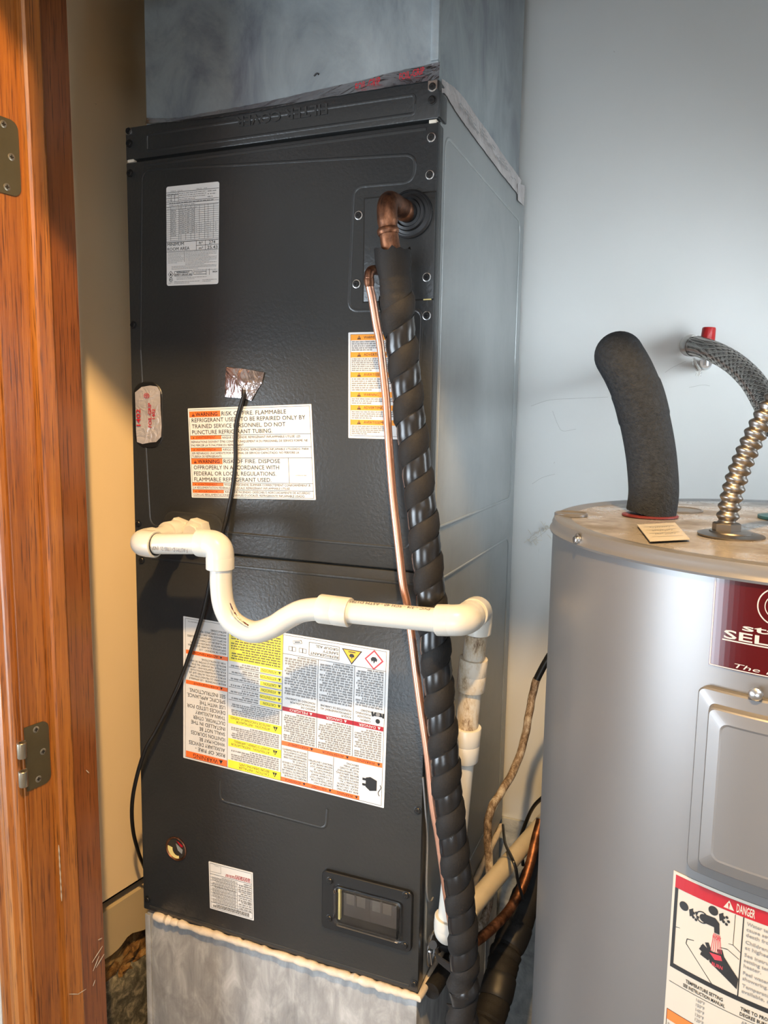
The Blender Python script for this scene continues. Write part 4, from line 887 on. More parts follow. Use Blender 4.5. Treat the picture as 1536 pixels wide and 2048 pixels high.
# dark glue rings at sockets
for c, ax in ((E1 + Vector((.0245, 0, 0)), (1, 0, 0)), (E1 + Vector((0, .0262, 0)), (0, 1, 0))):
    obj('glue_ring', MB().lathe(c, ax, [(PR * .98, 0), (PR + .0012, 0), (PR + .0012, .0012), (PR * .98, .0012)], 24), 'black', dp, label='dark glue ring')
trap = [(442.5, 1128), (442.5, 1175), (449, 1215), (468, 1246), (507, 1264), (545, 1254), (574, 1236), (604, 1222), (640, 1218), (668, 1220), (700, 1223)]
tp = spline([A(x, y, Y=YP) for x, y in trap], 7)
obj('trap', MB().tube(tp, PR * 1.02, 28), 'pvc', dp, label='bent U trap with a dark scuff inside the bend')
sc_ = spline([A(x, y, Y=YP - .0134) for x, y in ((460, 1206), (466, 1220), (476, 1234), (487, 1244), (497, 1251))], 5); rs = random.Random(3)
obj('scuff_mark', MB().tube(sc_, [rs.uniform(.0003, .0011) for _ in sc_], 6), 'maroon', dp, label='dark scuff mark')
obj('coupling', sleeve(A(640, 1217, Y=YP), A(700, 1225, Y=YP)), 'pvc', dp)
E3 = A(928, 1241, Y=YP); E4 = A(957, 1219, X=E3.x - .002)
obj('pipe', pipe(A(694, 1223, Y=YP), A(880, 1241, Y=YP)), 'pvc', dp)
dn = (A(905, 1750, X=.478) - E4)
BT = A(893, 1868, X=.480); dn = (BT - E4).normalized()
obj('elbow', elbow(E3, A(865, 1240, Y=YP) - E3, E4 - E3, .030, FR, .020), 'pvc', dp)
obj('pipe', pipe(E3 + (E4 - E3).normalized() * .02, E4 - (E4 - E3).normalized() * .01), 'pvc', dp)
e4 = elbow(E4, E3 - E4, dn, .028, FR, .012); obj('elbow', e4, 'pvc', dp, label='white elbow turning the drain downwards beside the cabinet')
def along(y): # point on the falling pipe at a photo height
    lo_, hi_ = 0.0, (BT - E4).length
    for _ in range(40):
        md = (lo_ + hi_) / 2; p = E4 + dn * md; d_ = p - CAM; yy = 1024 - FPX * d_.dot(U_) / d_.dot(F_)
        if yy < y: lo_ = md
        else: hi_ = md
    return E4 + dn * lo_
obj('glue_ring', MB().lathe(E4 - (E4 - E3).normalized() * .0265, E4 - E3, [(PR * .98, 0), (PR + .0012, 0), (PR + .0012, .0012), (PR * .98, .0012)], 24), 'blue', dp, label='blue-black glue ring')
obj('pipe', pipe(along(1268), along(1470)), 'pvc_dirty', dp, label='dirt-stained pipe length'); obj('coupling', sleeve(along(1316), along(1379)), 'pvc_dirty', dp, label='dirt-stained coupling')
obj('coupling', sleeve(along(1452), along(1518), FR * 1.03), 'pvc', dp); obj('pipe', pipe(along(1500), along(1845), PR * .98), 'pvc', dp)
DG = Vector((math.sin(math.radians(13)), math.cos(math.radians(13)), .0)).normalized()
obj('elbow', elbow(BT, -dn, DG, .026, FR, .014), 'pvc', dp, label='white bottom elbow behind the insulated line')
# print on the pipes
def pipe_text(text, a, b_, r, ang0, h, flip, parent, mat='pipeink'):
    a = Vector(a); b_ = Vector(b_); ax = (b_ - a).normalized(); L = (b_ - a).length; vw = (CAM - (a + b_) / 2); n = (vw - ax * vw.dot(ax)).normalized(); up_ = n.cross(ax)
    if up_.z < 0: up_ = -up_
    vs, fs, q0, q1 = glyphs(text); k = L / (q1 - q0); m = MB(); out = []
    for x, y in vs:
        s = (x - q0) * k; yy = (y - .35) * h / .73
        if flip: s, yy = L - s, -yy
        th = ang0 + yy / r; out.append(a + ax * s + (n * math.cos(th) + up_ * math.sin(th)) * (r + .00025))
    m.add(out, fs); obj('pipe_printing', m, mat, parent)
pipe_text('F ASTM D-1785-21 (NSF-PW', A(304, 1090, Y=YP), A(388, 1096, Y=YP), PR, -.30, .0052, True, dp)
pipe_text('PVC - 3/4 - SCH 40 - ASTM D1785', A(702, 1222, Y=YP), A(862, 1239, Y=YP), PR, .95, .0045, True, dp)
# second adapter with a plug
pgo = thing('drain_plug', (A(393, 1062, Y=0)), 'white hex plug beside the drain adapter on the cabinet', 'plug')
c = A(405, 1057, Y=0); c = Vector((.1135, 0, .5925))
b = MB().lathe(c, HX, [(.0195, -.0004), (.0195, .016), (.018, .018)], 6); b.lathe(c, HX, [(.0125, .017), (.0125, .024), (.011, .025)], 8); obj('hex_body', b, 'pvc', pgo)
s = Sheet(plane_pos([(c.x - .010, c.z + .004), (c.x + .010, c.z + .004), (c.x + .010, c.z - .006), (c.x - .010, c.z - .006)], c.y - .0182), .02, .01); s.greek(.1, .1, .9, .9, 3, 0, seed=130); obj('printing', s.b, 'pipeink', pgo)
b = MB(); loft(b, [rring(.050, .566, .150, .618, .020, -.0003, 8), rring(.052, .568, .148, .616, .020, -.0012, 8)], cap1=True); obj('drain_plate', b, 'enamel', AH)

# ================================================================== copper liquid line
cl = [(755, 541, -.004), (748, 540, -.035), (741, 543, -.046), (738, 553, -.048), (739.5, 573, -.046), (744.6, 598, -.044), (753, 649, -.040), (760, 685, -.038), (767, 745, -.036), (773, 805, -.036), (776.5, 865, -.036), (785, 980, -.036), (797, 1090, -.038), (806, 1168, -.040), (814, 1207, -.041), (824, 1277, -.043), (832, 1342, -.045), (842.6, 1420, -.046), (855.7, 1511, -.047), (866, 1611, -.047), (876, 1667, -.046), (885.6, 1732, -.045), (893, 1785, -.042), (900, 1830, -.035), (908, 1880, -.03), (915, 1930, -.03)]
ll = thing('liquid_line', A(800, 1100, Y=0), 'thin bare copper tube running down beside the wrapped line', 'pipe')
pts = spline([A(x, y, Y=Y) for x, y, Y in cl], 6)
obj('tube', MB().tube(pts[18:], .0048, 14), 'copper', ll); obj('elbow', MB().tube(pts[:20], .0056, 14), 'copper_old', ll, label='scorched brazed elbow')
obj('braze_joint', MB().tube(pts[19:25], [.0056, .0060, .0058, .0060, .0057, .0050], 14), 'copper_old', ll)

# ================================================================== insulated suction line
sl = thing('suction_line', A(860, 1200, Y=-.05), 'thick black insulated suction line wrapped in spiral tape', 'pipe')
su = [(787, 522, -.076), (789.5, 556, -.074), (793, 607, -.070), (799, 658, -.066), (802, 685, -.064), (810, 745, -.060), (818, 820, -.056), (828, 895, -.054), (842, 1005, -.052), (852, 1100, -.051), (861, 1186, -.050), (870, 1290, -.050), (879, 1394, -.050), (888, 1498, -.050), (894, 1574, -.050), (902.6, 1647, -.050), (910.5, 1720, -.049), (919.7, 1793, -.048), (925.7, 1866, -.047), (928, 1939, -.046), (927, 1990, -.045), (925, 2060, -.045), (922, 2130, -.045)]
sp = spline([A(x, y, Y=Y) for x, y, Y in su] + [A(922, 2130, Y=-.045) + Vector((.004, .01, -.10)), A(922, 2130, Y=-.045) + Vector((.03, .05, FLOOR + .016 - A(922, 2130, Y=-.045).z + .12)), Vector((.548, .03, FLOOR + .02))], 10); SR = .0163
rr = random.Random(21); jit = [rr.uniform(.97, 1.03) for _ in range(len(sp))]
def srad(i):
    r = SR * jit[i] * (1.10 if i < 26 else 1.0)
    if i > 190: r *= 1 + .16 * math.sin(i * .55) 
    return r
m = MB().tube(sp, [srad(i) for i in range(len(sp))], 24, rfun=lambda t, a: 1 + .03 * math.sin(3 * a + t * 70))
obj('insulation', m, 'foam', sl)
# spiral tape: shiny band and lapping matte edge
fr = frames(sp); cum = [0]
for i in range(1, len(sp)): cum.append(cum[-1] + (sp[i] - sp[i - 1]).length)
def sample(s):
    s = max(0, min(cum[-1] - 1e-6, s)); i = 0
    lo_, hi_ = 0, len(cum) - 1
    while hi_ - lo_ > 1:
        md = (lo_ + hi_) // 2
        if cum[md] <= s: lo_ = md
        else: hi_ = md
    t = (s - cum[lo_]) / (cum[lo_ + 1] - cum[lo_]); return sp[lo_].lerp(sp[lo_ + 1], t), fr[lo_], srad(lo_) * (1 - t) + srad(lo_ + 1) * t
# orient so theta is measured around the line consistently
def helix(s0, s1, pitch, width, lift, steps, sense, ph=0.0, wf=None):
    m = MB(); vs = []; fs = []; K = 4
    for k in range(steps + 1):
        s = s0 + (s1 - s0) * k / steps; th = sense * 2 * PI * s / pitch + ph; wd = wf(k) if wf else width
        for j in range(K + 1):
            p, f, r = sample(s + wd * (j / K - .5)); l = lift * (1 if 0 < j < K else .0)
            vs.append(p + (f[1] * math.cos(th) + f[2] * math.sin(th)) * (r * 1.03 + l))
    for k in range(steps):
        for j in range(K): a = k * (K + 1) + j; fs.append([a, a + K + 1, a + K + 2, a + 1])
    m.add(vs, fs, 0, True); return m
rr = random.Random(8)
obj('tape_wrap', helix(.045, cum[-1] - .10, .0490, .0205, .0007, 720, 1, 1.0), 'tape', sl, label='shiny black vinyl tape wound in a spiral', angle=60)
obj('wrap_edge', helix(.030, cum[-1] - .10, .0490, .0255, .0021, 720, 1, 1.0 + PI), 'foam', sl, label='matte overlapping edge of the spiral wrap', angle=60)
# ragged top collar of the insulation
m = MB(); top = sp[0]; ax = (sp[0] - sp[6]).normalized(); u = ax.orthogonal().normalized(); v = ax.cross(u); K = 28; vs = []; rr = random.Random(2)
for h_, r_ in ((-.022, SR * 1.02), (0, SR * 1.22), (.012, SR * 1.24), (.006, SR * .80), (-.010, SR * .72)):
    for k in range(K):
        a = 2 * PI * k / K; e = rr.uniform(-.003, .003) if h_ > 0 else 0
        vs.append(top + ax * (h_ + e) + (u * math.cos(a) + v * math.sin(a)) * r_ * rr.uniform(.96, 1.04))
fs = [[j * K + k, j * K + (k + 1) % K, (j + 1) * K + (k + 1) % K, (j + 1) * K + k] for j in range(4) for k in range(K)]
obj('insulation_collar', m.add(vs, fs, 0, True), 'foam', sl, label='ragged open end of the foam sleeve')
# copper stub and elbow
G = Vector((.4135, 0, .989)); C1 = A(772, 404, X=.4135)
cp_ = fillet([G + Vector((0, .004, -.0)), Vector((.4135, C1.y, .987)), A(777, 470, Y=C1.y + .001), A(788, 530, Y=-.076)], .030, 12)
obj('copper_elbow', MB().tube(cp_, [.0112 if k < len(cp_) * .55 else .0104 for k in range(len(cp_))], 22), 'copper_old', sl, label='dark heat-stained copper elbow')
for k in (int(len(cp_) * .60), int(len(cp_) * .55)):
    pass
q = A(776, 462, Y=C1.y); obj('braze_ring', MB().lathe(q, A(777, 470, Y=C1.y) - q, [(.0108, -.003), (.0120, -.001), (.0120, .002), (.0108, .004)], 20), 'copper_old', sl)
q = Vector((.4135, -.026, .988)); obj('braze_ring', MB().lathe(q, HX, [(.0108, -.004), (.0122, -.002), (.0122, .004), (.0108, .006)], 20), 'copper_old', sl)
# tape tail flags near the bottom
b = MB().prism([A(868, 1908, Y=-.04), A(905, 1932, Y=-.046), A(906, 1950, Y=-.046), A(876, 1925, Y=-.04)], (0, .002, .0005)); obj('tape_tail', b, 'tape', sl)
b = MB().prism([A(893, 2008, Y=-.05), A(918, 2014, Y=-.056), A(916, 2030, Y=-.056), A(898, 2016, Y=-.05)], (0, .002, 0)); obj('tape_tail', b, 'tape', sl)

# ================================================================== pipes and cables between cabinet and heater
d0 = BT + DG * .015
sd = thing('drain_branch', BT + DG * .1, 'yellowed PVC pipe slanting back behind the water heater', 'pipe')
d1 = A(1075, 1650, t=None, Y=d0.y + .36)
e0 = A(935, 1822, Y=BT.y + .055)
e1 = A(1090, 1640, Y=.42)
obj('pipe', pipe(e0, e1, .0136), 'pvc_yellow', sd)
p = e0.lerp(e1, .42); obj('pipe_tie', MB().lathe(p, e1 - e0, [(.0137, 0), (.0146, 0), (.0146, .0025), (.0137, .0025)], 24), 'grey', sd)
c2 = [(1100, 1310, .30), (1085, 1336, .30), (1071, 1366, .30), (1063, 1400, .30), (1056, 1440, .29), (1047, 1485, .28), (1030, 1535, .26), (1005, 1580, .23), (985, 1612, .21), (976, 1645, .20), (976, 1690, .19), (979, 1740, .185), (979, 1790, .18), (972, 1830, .17), (955, 1860, .15), (935, 1885, .12), (915, 1900, .09)]
oc = thing('power_cable', A(1056, 1440, Y=.29), 'grimy paint-splashed cable hanging between cabinet and heater', 'cable')
p2 = spline([A(x, y, Y=Y) for x, y, Y in c2], 8)
obj('sheath', MB().tube(p2[14:], .0062, 14, rfun=lambda t, a: 1 + .06 * math.sin(t * 90 + a)), 'grime', oc, label='paint-splashed sheath'); obj('bare_end', MB().tube(p2[:16], .0058, 12), 'black', oc, label='black upper end')
c3 = [(1082, 1640, .30), (1071, 1680, .28), (1062, 1720, .26), (1050, 1760, .24), (1034, 1795, .22), (1012, 1828, .19), (985, 1856, .15), (955, 1880, .11), (930, 1892, .08)]
b = MB().tube(spline([A(x, y, Y=Y) for x, y, Y in c3], 8), .0075, 16); obj('copper_line', b, 'copper_old', None, 'tarnished brown copper tube curving down behind the heater', 'pipe', org=A(1034, 1795, Y=.2))
c4 = [(1100, 1690, .36), (1075, 1740, .34), (1052, 1800, .31), (1032, 1860, .28), (1012, 1905, .25), (1002, 1950, .22), (990, 2000, .19), (975, 2050, .16), (960, 2110, .14)]
i2 = thing('insulated_line', A(1012, 1905, Y=.25), 'fat brown-black taped line behind the copper tube', 'pipe')
p4 = spline([A(x, y, Y=Y) for x, y, Y in c4] + [Vector((.50, .12, -.50)), Vector((.52, .10, FLOOR + .02))], 8); rr = random.Random(4)
obj('insulation', MB().tube(p4, [.0235 * rr.uniform(.94, 1.06) for _ in p4], 20, rfun=lambda t, a: 1 + .05 * math.sin(2 * a + t * 30)), 'foam', i2)
for k in (22, 40):
    obj('tape_band', MB().tube(p4[k:k + 9], [.0235, .0254, .0256, .0256, .0257, .0258, .0256, .0254, .0235], 20), 'rubber', i2)
c5 = [(1082, 1600, .30), (1066, 1615, .33), (1052, 1645, .36), (1030, 1690, .40), (1012, 1690, .30), (1020, 1720, .22), (1030, 1745, .20), (1038, 1772, .20), (1050, 1800, .22)]
b = MB().tube(spline([A(x, y, Y=Y) for x, y, Y in ((1090, 1590, .34), (1066, 1615, .36), (1048, 1655, .38), (1042, 1680, .40), (1046, 1730, .42))], 8), .0032, 10); obj('black_cable', b, 'black', None, 'short black cable behind the slanting PVC pipe near the wall', 'cable', org=A(1048, 1655, Y=.38))
b = MB().tube(spline([A(x, y, Y=Y) for x, y, Y in ((1006, 1650, .40), (1010, 1685, .30), (1022, 1712, .16), (1031, 1735, .14), (1036, 1762, .16), (1046, 1800, .22))], 8), .0024, 10); obj('thin_wire', b, 'black', None, 'thin black wire crossing over the slanting PVC pipe', 'cable', org=A(1022, 1712, Y=.2))
# conduit with clamp connector at the cabinet's lower right corner
cn = thing('conduit', A(880, 1930, X=WX + .01), 'black flexible conduit with shiny screw clamp at the cabinet corner', 'conduit')
q0 = A(912, 1905, X=WX + .022); q1 = A(862, 1982, X=WX + .012)
obj('sleeve', MB().tube([q0.lerp(q1, t / 8) for t in range(9)], .0115, 20), 'foam', cn)
c0 = A(868, 1885, X=WX + .004)
b = MB().lathe(A(880, 1875, X=WX), (1, 0, 0), [(.019, 0), (.019, .004), (.016, .005), (.016, .016), (.013, .017)], 22); obj('connector', b, 'rubber', cn)
for x, y in ((861, 1905), (873, 1893)):
    c = A(x, y, X=WX + .012); m = MB().lathe(c, (0, -.3, 1), [(.0035, 0), (.0035, .004), (.0022, .0055), (0, .0058)], 12); m.lathe(c, (0, .3, -1), [(.0016, 0), (.0016, .022), (0, .023)], 10); obj('clamp_screw', m, 'steel', cn)
b = MB(); ringp = [A(862, 1900, X=WX + .008) + Vector((.0, .012 * math.cos(a), .020 * math.sin(a))) for a in [2 * PI * k / 24 for k in range(25)]]; b.tube(ringp, .0026, 8, cap=False); obj('clamp_strap', b, 'steel', cn)
b = MB().tube(spline([A(x, y, X=WX + .018) for x, y in ((866, 1890), (880, 1882), (900, 1888), (915, 1905))], 6), .0055, 12); obj('jumper_wire', b, 'rubber', cn)
b = MB().tube(spline([A(x, y, X=WX + .004) for x, y in ((846, 1555), (851, 1620), (855, 1680), (853, 1760), (855, 1795), (861, 1803), (866, 1795))], 6), .0012, 8); obj('thin_wire_loop', b, 'grey', None, 'thin grey wire loop hanging down the cabinet right edge', 'wire', org=A(853, 1700, X=WX))

# ================================================================== water heater
HC = Vector((.8725, -.007, 0)); HR = .275; HT = .651
wh = thing('water_heater', (HC.x, HC.y, FLOOR), 'grey cylindrical electric water heater at the right of the closet', 'water heater')
def cyl(a, z, r=HR): return Vector((HC.x + r * math.cos(a), HC.y + r * math.sin(a), z))
def cyl_ang(x, y, r=HR):
    dv = F_ + ((x - 768) * R_ - (y - 1024) * U_) / FPX; ox, oy = CAM.x - HC.x, CAM.y - HC.y
    a = dv.x ** 2 + dv.y ** 2; bq = ox * dv.x + oy * dv.y; c = ox * ox + oy * oy - r * r; t = (-bq - math.sqrt(max(0, bq * bq - a * c))) / a
    p = CAM + dv * t; return math.atan2(p.y - HC.y, p.x - HC.x), p.z
zl = cyl_ang(1258, 1112)[1]
obj('jacket', MB().lathe((HC.x, HC.y, FLOOR + .01), (0, 0, 1), [(HR - .004, 0), (HR - .001, .0), (HR - .001, zl - FLOOR - .01)], 128), 'heater', wh)
obj('top_cap', MB().lathe((HC.x, HC.y, 0), (0, 0, 1), [(HR - .001, zl - .004), (HR + .0018, zl - .004), (HR + .0024, zl - .002), (HR + .0012, zl), (HR, zl + .002), (HR, HT - .006), (HR - .002, HT - .0015), (HR - .006, HT), (HR - .012, HT - .0008), (HR - .02, HT - .002)], 128), 'heater', wh)
obj('top_plate', MB().lathe((HC.x, HC.y, 0), (0, 0, 1), [(HR - .019, HT - .006), (HR - .019, HT - .002), (.10, HT - .0016), (0, HT - .0014)], 128), 'heater_top', wh, label='dusty top plate')
a_, z_ = cyl_ang(1157, 1079); c = cyl(a_, z_, HR + .0002); n_ = Vector((math.cos(a_), math.sin(a_), 0))
obj('screw', MB().lathe(c, n_, [(.0058, 0), (.0058, .0012), (.0036, .0016), (.0036, .0038), (.0028, .0044), (0, .0044)], 12), 'steel', wh, label='bright hex screw on the cap rim')
kp = A(1142, 1028, Z=HT); obj('knockout_plug', MB().lathe((kp.x, kp.y, HT - .0015), (0, 0, 1), [(.0178, 0), (.0178, .0024), (.0165, .0034), (.0145, .0018), (0, .0018)], 36), 'heater', wh, label='round knockout plug on the top')
kp = A(1352, 1018, Z=HT); obj('knockout_plug', MB().lathe((kp.x, kp.y, HT - .0015), (0, 0, 1), [(.030, 0), (.030, .0014), (.028, .0020), (.027, .0010), (0, .0010)], 36), 'heater', wh)
# hot outlet ring, cold inlet ring
FB = A(1300, 1030, Z=HT); obj('hot_outlet_ring', MB().lathe((FB.x, FB.y, HT - .001), (0, 0, 1), [(.0295, 0), (.0295, .0014), (.026, .0022), (.020, .0022)], 40), 'dull_red', wh, label='red ring under the foam-covered pipe')
cb = A(1574, 1036, Z=HT); obj('cold_inlet_ring', MB().lathe((cb.x, cb.y, HT - .001), (0, 0, 1), [(.029, 0), (.029, .003), (.018, .005), (.012, .005)], 30), 'blue', wh, label='blue inlet ring at the photo edge')
# yellowed paper tag on the top
tp4 = [A(x, y, Z=HT + .0008) for x, y in ((1274, 1049), (1350, 1045), (1380, 1078), (1300, 1082))]
b = MB().prism(tp4, (0, 0, -.0006)); tg = obj('paper_tag', b, 'cream', wh, label='cream paper tag with handwriting on the top')
s = Sheet(lambda u, v, l=0: tp4[0].lerp(tp4[1], u).lerp(tp4[3].lerp(tp4[2], u), v) + Vector((0, 0, l)), .05, .03)
for i in range(4): s.line(.12, .2 + i * .2, .9, .2 + i * .2, 0, .0003)
rr = random.Random(6)
for i in range(3):
    for j in range(9): s.line(.25 + j * .06, .32 + i * .2 - rr.uniform(0, .1), .29 + j * .06, .30 + i * .2 - rr.uniform(0, .1), 0, .0007)
obj('handwriting', s.b, 'grey', tg)
# curved decals
def cyl_pos(a0, a1, z1, z0, r):
    return lambda u, v, l=0: cyl(a0 + (a1 - a0) * u, z1 + (z0 - z1) * v, r + l)
def decal(name, a0, a1, z1, z0, mat, content, mats, lab, th=.0005, nu=24):
    pos = cyl_pos(a0, a1, z1, z0, HR - .0009); W = HR * (a1 - a0); H = z1 - z0; m = MB()
    for k in range(nu): m.add([pos(k / nu, 1, th), pos((k + 1) / nu, 1, th), pos((k + 1) / nu, 0, th), pos(k / nu, 0, th)], [[0, 1, 2, 3]], 0, True)
    for v in (0, 1):
        for k in range(nu): m.add([pos(k / nu, v, 0), pos((k + 1) / nu, v, 0), pos((k + 1) / nu, v, th), pos(k / nu, v, th)], [[0, 1, 2, 3] if v else [3, 2, 1, 0]])
    for u in (0, 1): m.add([pos(u, 0, 0), pos(u, 1, 0), pos(u, 1, th), pos(u, 0, th)], [[0, 1, 2, 3]])
    o = obj(name, m, mat, wh, label=lab); s = Sheet(lambda u, v, l=0: pos(u, v, l + th), W, H); content(s); obj('printing', s.b, mats, o); return o
al, zt1 = cyl_ang(1426, 1149); al2, zb1 = cyl_ang(1419, 1330); amid = math.radians(-105.3); al = (al + al2) / 2; ar = 2 * amid - al
def logo(s):
    s.frame(.012, .012, .988, .988, 0, .0008, 12)
    for r, w_ in ((.153, .010), (.098, .007), (.068, .007)): s.disc(.50, .245, r, 0, n=48, ring=w_)
    s.text('state', .25, .545, .075, .50, 0, True); s.text('SELECT', .11, .662, .095, .78, 0, True); s.tile(.10, .676, .90, .690, 0, nu=10)
    s.text('The Expert', .19, .965, .050, .62, 0, False, shear=.25)
decal('logo_plate', al, ar, zt1, zb1, 'maroon', logo, ['silver'], 'dark red brand plate with ring emblem and SELECT lettering')
# access cover: raised two-step panel
al3, zc1 = cyl_ang(1403, 1367); zc0 = cyl_ang(1384, 1733)[1]; a0 = al3; a1 = 2 * amid - al3
def cring(inset, r, rad, n=5):
    x0, x1 = a0 * HR + inset, a1 * HR - inset; z0_, z1_ = zc0 + inset, zc1 - inset; out = []
    for cx, cz, b0 in ((x1 - rad, z1_ - rad, 0), (x0 + rad, z1_ - rad, 90), (x0 + rad, z0_ + rad, 180), (x1 - rad, z0_ + rad, 270)):
        for k in range(n + 1): a = math.radians(b0 + 90 * k / n); out.append(((cx + rad * math.cos(a)) / HR, cz + rad * math.sin(a), r))
    # densify the long horizontal edges
    res = []
    for i, p in enumerate(out):
        q = out[(i + 1) % len(out)]; res.append(p)
        for k in range(1, 10): t = k / 10; res.append((p[0] * (1 - t) + q[0] * t, p[1] * (1 - t) + q[1] * t, r))
    return [cyl(a, z, r) for a, z, r in res]
b = MB(); rings = [cring(0, HR - .002, .006), cring(0, HR + .0045, .006), cring(.0012, HR + .006, .005), cring(.010, HR + .0075, .005), cring(.0115, HR + .0125, .005), cring(.0125, HR + .0135, .005), cring(.021, HR + .0150, .006), cring(.0225, HR + .0145, .006)]
loft(b, rings, smooth=True)
x0_, x1_ = a0 + .0225 / HR, a1 - .0225 / HR
n_ = 20; P = []
for k in range(n_ + 1):
    a = x0_ + (x1_ - x0_) * k / n_; P += [cyl(a, zc0 + .0225, HR + .0146), cyl(a, zc1 - .0225, HR + .0146)]
b.add(P, [[2 * k, 2 * k + 2, 2 * k + 3, 2 * k + 1] for k in range(n_)], 0, True)
b.f = [f[::-1] if i < len(b.f) - n_ else f for i, f in enumerate(b.f)]
ac = obj('access_cover', b, 'heater', wh, label='raised stepped element access cover', angle=20)
a_, z_ = cyl_ang(1511, 1389, HR + .0075); n_ = Vector((math.cos(a_), math.sin(a_), 0)); obj('cover_screw', MB().lathe(cyl(a_, z_, HR + .005), n_, [(.0048, 0), (.0048, .003), (.0030, .0045), (0, .0048)], 14), 'steel', ac)
# danger label
al4, zd1 = cyl_ang(1347, 1741); ar4 = 2 * amid - al4; zd0 = zd1 - .30
def danger(s):
    R = 0.012
    def bar(v0, v1, mi, t, u, nu=16, tm=4, f=.62, bold=True):
        s.tile(.018, v0, .982, v1, mi, nu=nu); h = v1 - v0; s.tri(u, v1 - h * .18, h * .66, tm, mi); s.text(t, u + .045, v1 - h * .2, h * f, .0175 * len(t), tm, bold)
    v = lambda x: x
    bar(.008, .044, 2, 'DANGER', .360, f=.66)
    # picture frame: left and bottom bars, divider
    s.tile(.018, .044, .040, .275, 0); s.tile(.018, .262, .982, .275, 0, nu=16); s.tile(.445, .044, .452, .270, 0); s.line(.40, .046, .40, .13, 0, .0004); s.line(.40, .13, .445, .142, 0, .0004); s.line(.04, .155, .40, .130, 0, .0004)
    s.line(.12, .172, .37, .148, 0, .0006); s.line(.37, .148, .44, .162, 0, .0004); s.line(.12, .172, .115, .186, 0, .0006); s.line(.115, .186, .30, .266, 0, .0006)
    for (u, vv) in ((.085, .085), (.270, .060)):
        s.disc(u, vv, .030, 0); s.poly([(u + .035, vv + .002), (u + .06, vv - .006), (u + .066, vv + .014), (u + .042, vv + .02)][::-1], 0); 
        for k in range(5): s.disc(u + .078 + .016 * math.cos(k * 1.257), vv + .012 + .010 * math.sin(k * 1.257), .009, 0)
        s.disc(u + .078, vv + .012, .007, 4, .0005)
    s.disc(.205, .092, .040, 0, ring=.007); s.disc(.215, .092, .026, 0)
    s.poly([(.215, .080), (.285, .078), (.312, .088), (.318, .118), (.285, .118), (.282, .104), (.215, .104)][::-1], 0)
    for k in range(6): s.line(.284 + k * .007, .120, .272 + k * .013, .172, 5, .0005)
    s.text('HOT', .278, .135, .010, .05, 5, True)
    for a, c, w_ in (((.215, .168), (.27, .182), .0032), ((.205, .178), (.265, .190), .0032), ((.212, .192), (.265, .198), .0030), ((.245, .155), (.272, .178), .0030), ((.325, .158), (.345, .182), .0040)): s.line(*a, *c, 0, w_)
    s.poly([(.255, .175), (.345, .168), (.40, .195), (.445, .215), (.44, .245), (.36, .225), (.27, .205)][::-1], 0)
    s.poly([(.265, .178), (.335, .174), (.345, .186), (.30, .192)][::-1], 5, .0004); s.text('BURN', .285, .210, .010, .065, 5, True)
    tx = [['Water temperature over 125°F can', 'cause severe burns instantly or', 'death from scalds.'], ['Children, disabled and elderly are', 'at highest risk of being scalded.'], ['See instruction manual before', 'setting temperature at water', 'heater.'], ['Feel water before bathing or', 'showering.'], ['Temperature limiting valves are', 'available, see manual.']]
    y = .062
    for para in tx:
        for t in para: s.text(t, .468, y, .0098, .0145 * len(t) * .98, 1, True); y += .0152
        y += .0045
    s.text('TEMPERATURE SETTING', .130, .2965, .0098, .235, 0, True); s.text('SEE INSTRUCTION MANUAL', .115, .3115, .0098, .265, 0, True)
    s.text('TIME TO PRODUCE 2ND & 3RD', .47, .2965, .0098, .36, 0, True); s.text('DEGREE BURNS ON ADULT SKIN', .468, .3115, .0098, .37, 0, True); s.line(.02, .318, .98, .318, 0, .0004, nu=12)
    for i, (a, c) in enumerate((('160°F', 'ABOUT 1/2 SECOND'), ('150°F', 'ABOUT 1 1/2 SECONDS'), ('140°F', 'LESS THAN 5 SECONDS'), ('130°F', 'ABOUT 30 SECONDS'), ('120°F', 'MORE THAN 5 MINUTES'))): s.text(a, .205, .333 + i * .0142, .0092, .055, 1, True); s.text(c, .480, .333 + i * .0142, .0092, .0155 * len(c), 1, True)
    bar(.402, .432, 3, 'WARNING / ADVERTENCIA', .28, tm=0, f=.62)
    s.frame(.018, .402, .982, .985, 0, .0005, 14)
    for j, t in enumerate(('Read and follow water heater warnings and instructions. If owner’s manual is'.replace('’', "'"), 'missing, you may obtain one free of charge by contacting the maker.')): s.text(t, .03, .448 + j * .0135, .0088, .0118 * len(t), 1)
    s.line(.018, .468, .982, .468, 0, .0005, nu=12)
    for j, t in enumerate(('Si Ud. no puede leer ni entender el inglés o necesita manual, comuníquese', 'nosotros con los mismos números telefónicos.')): s.text(t, .03, .483 + j * .0135, .0088, .0118 * len(t), 1)
    bar(.504, .534, 2, 'DANGER', .36, f=.62); s.text('HAZARD OF ELECTRICAL SHOCK! DISCONNECT POWER BEFORE SERVICING', .03, .549, .0098, .80, 1)
    bar(.556, .584, 3, 'WARNING', .38, tm=0, f=.62)
    s.greek(.03, .590, .97, .975, 28, 1, seed=140, h=.9)
decal('danger_label', al4, ar4, zd1, zd0, 'cream', danger, ['ink', 'grey', 'red_ink', 'orange', 'cream', 'pink'], 'cream scald danger label with tap and hand picture')

